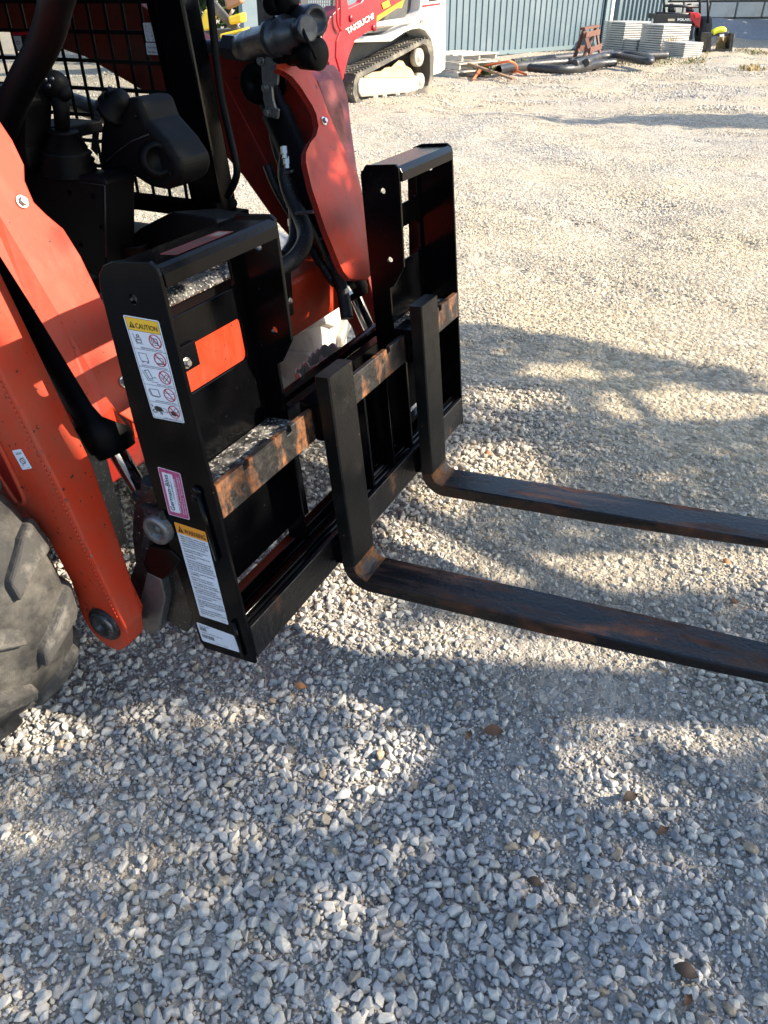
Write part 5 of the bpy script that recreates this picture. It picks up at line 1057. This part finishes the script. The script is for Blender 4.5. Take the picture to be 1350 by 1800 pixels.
mb = MB(); mb.tube([A4(1252, 58, .3), A4(1258, 54, .3), A4(1266, 52, .3), A4(1272, 52, .3), A4(1272, 56, .3)], .075, 10, mat('hi_vis_yellow', (.70, .72, .04), .6), 1); o = obj('yellow_bundle', mb, MATS['hi_vis_yellow']); o['label'] = 'bright yellow bundle lying on the small black attachment frame'; o['category'] = 'bundle'
# weeds
WEED = mat('weed_green', (.085, .12, .03), .7); DRY = mat('dry_weed', (.38, .29, .14), .8)
def weed(px, py, n_, hgt, sp__, m_, lab):
    c_ = at(px, py); mb = MB()
    for _ in range(n_):
        a = random.uniform(0, 6.28); r = random.uniform(0, sp__); p = c_ + Vector((math.cos(a)*r, math.sin(a)*r, 0)); h_ = hgt * random.uniform(.4, 1); ln = Vector((random.gauss(0, .3), random.gauss(0, .3), 1)) * h_
        wv = Vector((random.uniform(-1, 1), random.uniform(-1, 1), 0)).normalized() * .012
        mb.add([p - wv, p + wv, p + ln*.6 + wv*1.6, p + ln, p + ln*.6 - wv*1.6], [(0, 1, 2, 3, 4)], m_)
    o = obj('weed', mb, m_); o['label'] = lab; o['category'] = 'weed'; o['group'] = 'weeds growing in the gravel'
weed(853, 130, 160, .20, .28, WEED, 'green weed tuft in front of the white pallets and plank'); weed(924, 122, 160, .24, .28, WEED, 'green weed tuft beside the end of the orange cord'); weed(1320, 124, 90, .14, .3, DRY, 'lone yellowish weed tuft at the right edge of the gravel lot')
weed(1178, 98, 60, .5, .12, DRY, 'tall dry weed stalk in front of the right aluminium stack'); weed(1268, 90, 90, .55, .2, DRY, 'pale weed growing inside the small black attachment frame')
mb = MB()
for _ in range(1500):
    px = random.uniform(1085, 1350); py = 92 + random.gauss(14, 5) if px < 1240 else 88 + random.gauss(4, 3)
    if vnoise(px, py, 22, 3) < .45: continue
    c_ = at(px, py); h_ = random.uniform(.02, .06); wv = Vector((random.uniform(-1, 1), random.uniform(-1, 1), 0)).normalized() * .02
    mb.add([c_ - wv, c_ + wv, c_ + Vector((random.gauss(0, .04), random.gauss(0, .04), h_))], [(0, 1, 2)], WEED if random.random() < .55 else DRY)
o = obj('sparse_grass', mb, WEED); o['kind'] = 'stuff'; o['label'] = 'sparse green and straw-coloured grass along the far edge of the gravel'; o['category'] = 'grass'
# ================================================================== YELLOW MACHINE AND TREES FAR LEFT
yc_ = U(390, 90, z=0) if False else Vector(CAM + ray(390, 60) / ray(390, 60)[1] * 13.0)
YM = thing('yellow_machine', 'yellow machine partly hidden behind the black cab pillar', 'machine', (yc_.x, yc_.y, 0))
YP = mat('yellow_machine_paint', (.72, .50, .03), .45)
def Yq(px, py, off=0.0): return UP(px, py, yc_ + FWD*off, tuple(FWD))
for nm, pts, off, dep, m_ in (('housing', ((349, 45), (358, 18), (366, 16), (372, 30), (372, 52), (352, 56)), 0, .5, YP), ('deck', ((386, 60), (428, 50), (428, 56), (386, 68)), -.1, .8, YP), ('hood', ((400, 30), (424, 22), (426, 40), (404, 44)), .1, .6, YP), ('frame', ((372, 0), (378, 0), (430, 60), (420, 62), (376, 26)), .2, .1, TGRY), ('seat', ((392, -10), (420, -20), (425, 5), (398, 18)), .4, .4, mat('tan_vinyl', (.35, .18, .10), .6)), ('body', ((352, 54), (440, 50), (440, 200), (352, 200)), .5, .8, TGRY)):
    mb = MB(); mb.prism([Yq(px, py, off) for px, py in pts], FWD * dep, m_); obj(nm, mb, m_, YM, .03)
BARK = mat('bark', (.12, .09, .06), .9, bump=.6, bump_scale=12)
LEAF = mat('green_leaf', (.065, .11, .025), .6, spots=(.11, .15, .035), spot_scale=2, spot_amt=.6); LEAF2 = mat('dark_green_leaf', (.035, .065, .018), .6)
def tree(base, hgt, rad, nl, lab, ls=.16):
    t_ = thing('background_tree', lab, 'tree', tuple(base), group='trees beyond the yard'); mb = MB(); b = Vector(base)
    mb.tube([b, b + Vector((.05, .1, hgt*.4)), b + Vector((-.1, 0, hgt*.8))], lambda q: .14 - .1*q, 10, BARK, 1); obj('trunk', mb, BARK, t_); mb = MB()
    cl = [(b + Vector((random.gauss(0, rad*.5), random.gauss(0, rad*.5), hgt*random.uniform(.15, 1))), rad*random.uniform(.3, .5)) for _ in range(16)]
    for _ in range(nl):
        c_, r = random.choice(cl); v = Vector((random.gauss(0, 1), random.gauss(0, 1), random.gauss(0, 1))).normalized() * r * random.uniform(.5, 1); p = c_ + v
        a = Vector((random.gauss(0, 1), random.gauss(0, 1), random.gauss(0, 1))).normalized(); e = a.cross(Vector((0, 0, 1))).normalized(); s = ls * random.uniform(.6, 1.2)
        mb.add([p - a*s*.5, p + e*s*.3, p + a*s*.5, p - e*s*.3], [(0, 1, 2, 3)], LEAF if random.random() < .6 else LEAF2)
    obj('crown', mb, LEAF, t_)
for k, (az_, dd_, lab) in enumerate(((-.17, 24, 'leafy green tree beyond the yard, left of the cab pillar'), (-.06, 26, 'leafy green tree behind the track loader cab'), (.02, 28, 'leafy green tree beyond the track loader arm'))):
    p = Vector(CAM) + (FWD * math.cos(az_) + RIGHT * math.sin(az_)) * dd_; tree((p.x, p.y, 0), 5.5, 2.2, 2600, lab, .3)

# ================================================================== SHADE TREE (off to the right, towards the sun)
Sv = Vector((SUN.x / SUN.z, SUN.y / SUN.z, 1))
def gpt(px, py): q = U(px, py, z=0); return np.array([q.x, q.y])
lit = []   # sun flecks: centre pixel, half-widths in the two image directions (as ground ellipse), softness handled by the sun's own penumbra
def blob(px, py, dx, dy, w_=1.0):
    c = gpt(px, py); a = gpt(px + dx, py) - c; b = gpt(px, py + dy) - c; M_ = np.linalg.inv(np.stack([a, b], 1)); lit.append((c, M_, w_))
for b_ in ((700, 1385, 185, 135, .95), (370, 1300, 190, 80, .45), (760, 1170, 400, 100), (560, 1060, 150, 95), (1060, 1225, 330, 85), (1290, 1250, 150, 100), (1020, 1350, 100, 38), (1140, 1415, 90, 42, .8), (500, 1600, 120, 90, .9), (760, 960, 130, 70), (1130, 1000, 330, 40), (870, 820, 110, 55),
           (1230, 705, 190, 32), (905, 700, 100, 24), (1340, 1000, 90, 50), (40, 1290, 90, 80), (510, 1150, 60, 40), (540, 850, 90, 80), (1070, 1130, 220, 38), (1010, 650, 90, 16), (200, 1420, 260, 110, .35), (900, 1520, 260, 100, .22), (1150, 1620, 200, 120, .15), (300, 1700, 240, 90, .15), (760, 880, 60, 40)):
    blob(*b_)
# edge of the shade on the far side, read off the ground
edge_px = [(-400, 560), (640, 560), (850, 566), (960, 575), (1060, 592), (1150, 612), (1350, 652), (1700, 720)]
edge = np.array([gpt(*p) for p in edge_px])
def shade(x, y):
    o_ = np.argsort(edge[:, 0]); k = (y < np.interp(x, edge[o_, 0], edge[o_, 1])).astype(float)
    for c, M_, w_ in lit:
        q = M_ @ np.stack([x - c[0], y - c[1]]); r = np.hypot(q[0], q[1]); k = np.minimum(k, np.clip((r - .72) / .5, 1 - w_, 1))
    k = np.where((x < -.78) & (y < np.where(x < -1.9, -.36, .42)) & (y > -1.4), np.minimum(k, .02), k); k = np.where((x < -.7) & (x > -1.75) & (y > .75) & (y < 1.7), np.minimum(k, .1), k)
    k = np.where((x < -1.75) & (y >= .42), np.minimum(k, .85), k)
    return k
def far_strip(n, f, h0, h1, name, sz):
    g = np.array([gpt(*f()) for _ in range(n)]); hh = rng.uniform(h0, h1, n); P_ = np.stack([g[:, 0] + Sv.x*hh, g[:, 1] + Sv.y*hh, hh], 1)
    A_ = rng.normal(size=(n, 3)); A_ /= np.linalg.norm(A_, axis=1)[:, None]; E_ = np.cross(A_, rng.normal(size=(n, 3))); E_ /= np.linalg.norm(E_, axis=1)[:, None]; s_ = (sz * rng.uniform(.7, 1.3, n))[:, None]
    V_ = np.stack([P_ - A_*s_*.5, P_ + E_*s_*.32, P_ + A_*s_*.5, P_ - E_*s_*.32], 1).reshape(-1, 3); mb = MB(); mb.add([tuple(v) for v in V_], [(4*i_, 4*i_+1, 4*i_+2, 4*i_+3) for i_ in range(n)], LEAF)
    c = P_.mean(0); t_ = thing('shade_tree', name, 'tree', (c[0], c[1], 0)); obj('crown', mb, LEAF, t_); mb = MB(); mb.tube([(c[0], c[1], -.1), (c[0], c[1], h0), (c[0], c[1], h1)], lambda q: .18 - .12*q, 12, BARK); obj('trunk', mb, BARK, t_)
far_strip(2600, lambda: (lambda x: (x, 208 + (x - 1000) * .012 + random.gauss(0, 3.2)))(1400 - abs(random.gauss(0, 190))), 3.0, 3.8, 'slender tree off to the right casting the thin shadow band across the sunny gravel', .16)
far_strip(6000, lambda: (random.uniform(1150, 1560), random.uniform(60, 84)), 3.0, 5.5, 'big tree off to the right shading the stone pile and block wall', .42)
ST = thing('shade_tree', 'leafy tree standing off to the right whose crown dapples the foreground gravel', 'tree', (6.2, 2.6, 0))
mb = MB(); mb.tube([(6.2, 2.6, -.1), (6.1, 2.5, 1.2), (5.8, 2.4, 2.4), (5.4, 2.2, 4.2)], lambda q: .22 - .16*q, 14, BARK, 2); obj('trunk', mb, BARK, ST)
for k in range(7):
    a = k * .9; mb = MB(); p = Vector((5.8, 2.4, 2.4 + k*.2)); mb.tube([p, p + Vector((math.cos(a)*1.2, math.sin(a)*1.2, .3)), p + Vector((math.cos(a)*2.6, math.sin(a)*2.4, .6))], lambda q: .06 - .045*q, 8, BARK, 1); obj('branch', mb, BARK, ST)
rr_ = np.random.default_rng(3); n_ = 50000
gx_ = rr_.uniform(-3.6, 3.6, n_); gy_ = rr_.uniform(-3.0, 3.6, n_); kp = rr_.random(n_) < shade(gx_, gy_); gx_, gy_ = gx_[kp], gy_[kp]; n_ = len(gx_)
hh = rr_.uniform(2.7, 4.3, n_); P_ = np.stack([gx_ + Sv.x * hh, gy_ + Sv.y * hh, hh], 1)
A_ = rr_.normal(size=(n_, 3)); A_ /= np.linalg.norm(A_, axis=1)[:, None]; E_ = np.cross(A_, rr_.normal(size=(n_, 3))); E_ /= np.linalg.norm(E_, axis=1)[:, None]
s_ = (.095 * rr_.uniform(.7, 1.3, n_))[:, None]
V_ = np.stack([P_ - A_*s_*.5, P_ + E_*s_*.32, P_ + A_*s_*.5, P_ - E_*s_*.32], 1).reshape(-1, 3)
me_ = bpy.data.meshes.new('crown'); me_.vertices.add(4*n_); me_.vertices.foreach_set('co', V_.ravel()); me_.loops.add(4*n_); me_.loops.foreach_set('vertex_index', np.arange(4*n_)); me_.polygons.add(n_); me_.polygons.foreach_set('loop_start', np.arange(0, 4*n_, 4)); me_.update(calc_edges=True)
me_.materials.append(LEAF); oc = bpy.data.objects.new('crown', me_); COL.objects.link(oc); oc.parent = ST; oc.matrix_parent_inverse = WM(ST).inverted()

# ================================================================== DEAD LEAVES
DL = [mat('dead_leaf_tan', (.34, .15, .06), .7), mat('dead_leaf_brown', (.12, .06, .03), .8), mat('dead_leaf_dark', (.035, .022, .016), .8)]
for px, py, L_, rot, c, lab in ((530, 1212, .035, .3, 0, 'small orange-tan dead leaf below the near fork heel'), (868, 1290, .055, .5, 1, 'larger of two brown bark-like leaves in the fork shadow'), (822, 1297, .035, 1.6, 1, 'smaller upright brown leaf left of the larger one in the fork shadow'), (1106, 1405, .045, .9, 2, 'nearly black curled leaf right of centre on the gravel'),
        (940, 1556, .035, .2, 2, 'dark crumpled leaf near the middle of the foreground'), (1205, 1712, .05, .1, 2, 'dark flat leaf near the bottom right corner'), (1290, 1062, .04, .8, 1, 'brown torn leaf between the two fork blades at right'), (1278, 994, .035, .1, 0, 'orange-tan leaf between the fork blades near the right edge'),
        (858, 802, .035, .0, 0, 'orange-tan leaf just behind the far fork heel'), (1163, 1464, .035, 1.0, 1, 'small brown leaf below the nearly black one'), (1205, 1762, .03, 1.2, 1, 'round brown leaf at the bottom right corner')):
    c_ = U(px, py, z=.012); c_.z += .012; mb = MB(); n_ = 5; vs = []; fs = []
    for a in range(n_ + 1):
        u = a / n_; wv = math.sin(PI * min(1, u * .95 + .03)) * L_ * .28
        for e in (-1, 0, 1): vs.append(Vector(((u - .5) * L_, e * wv, .004 * math.sin(u * 5) + abs(e) * .006 * math.sin(u*3 + e))))
    for a in range(n_):
        for e in (0, 1): i_ = a*3 + e; fs.append((i_, i_+1, i_+4, i_+3))
    Rm = Matrix.Rotation(rot, 3, 'Z') @ Matrix.Rotation(.25, 3, 'X'); mb.add([Rm @ v for v in vs], fs, DL[c], True); o = obj('dead_leaf', mb, DL[c]); o.location = c_; o['label'] = lab; o['category'] = 'dead leaf'; o['group'] = 'dead leaves on the gravel'
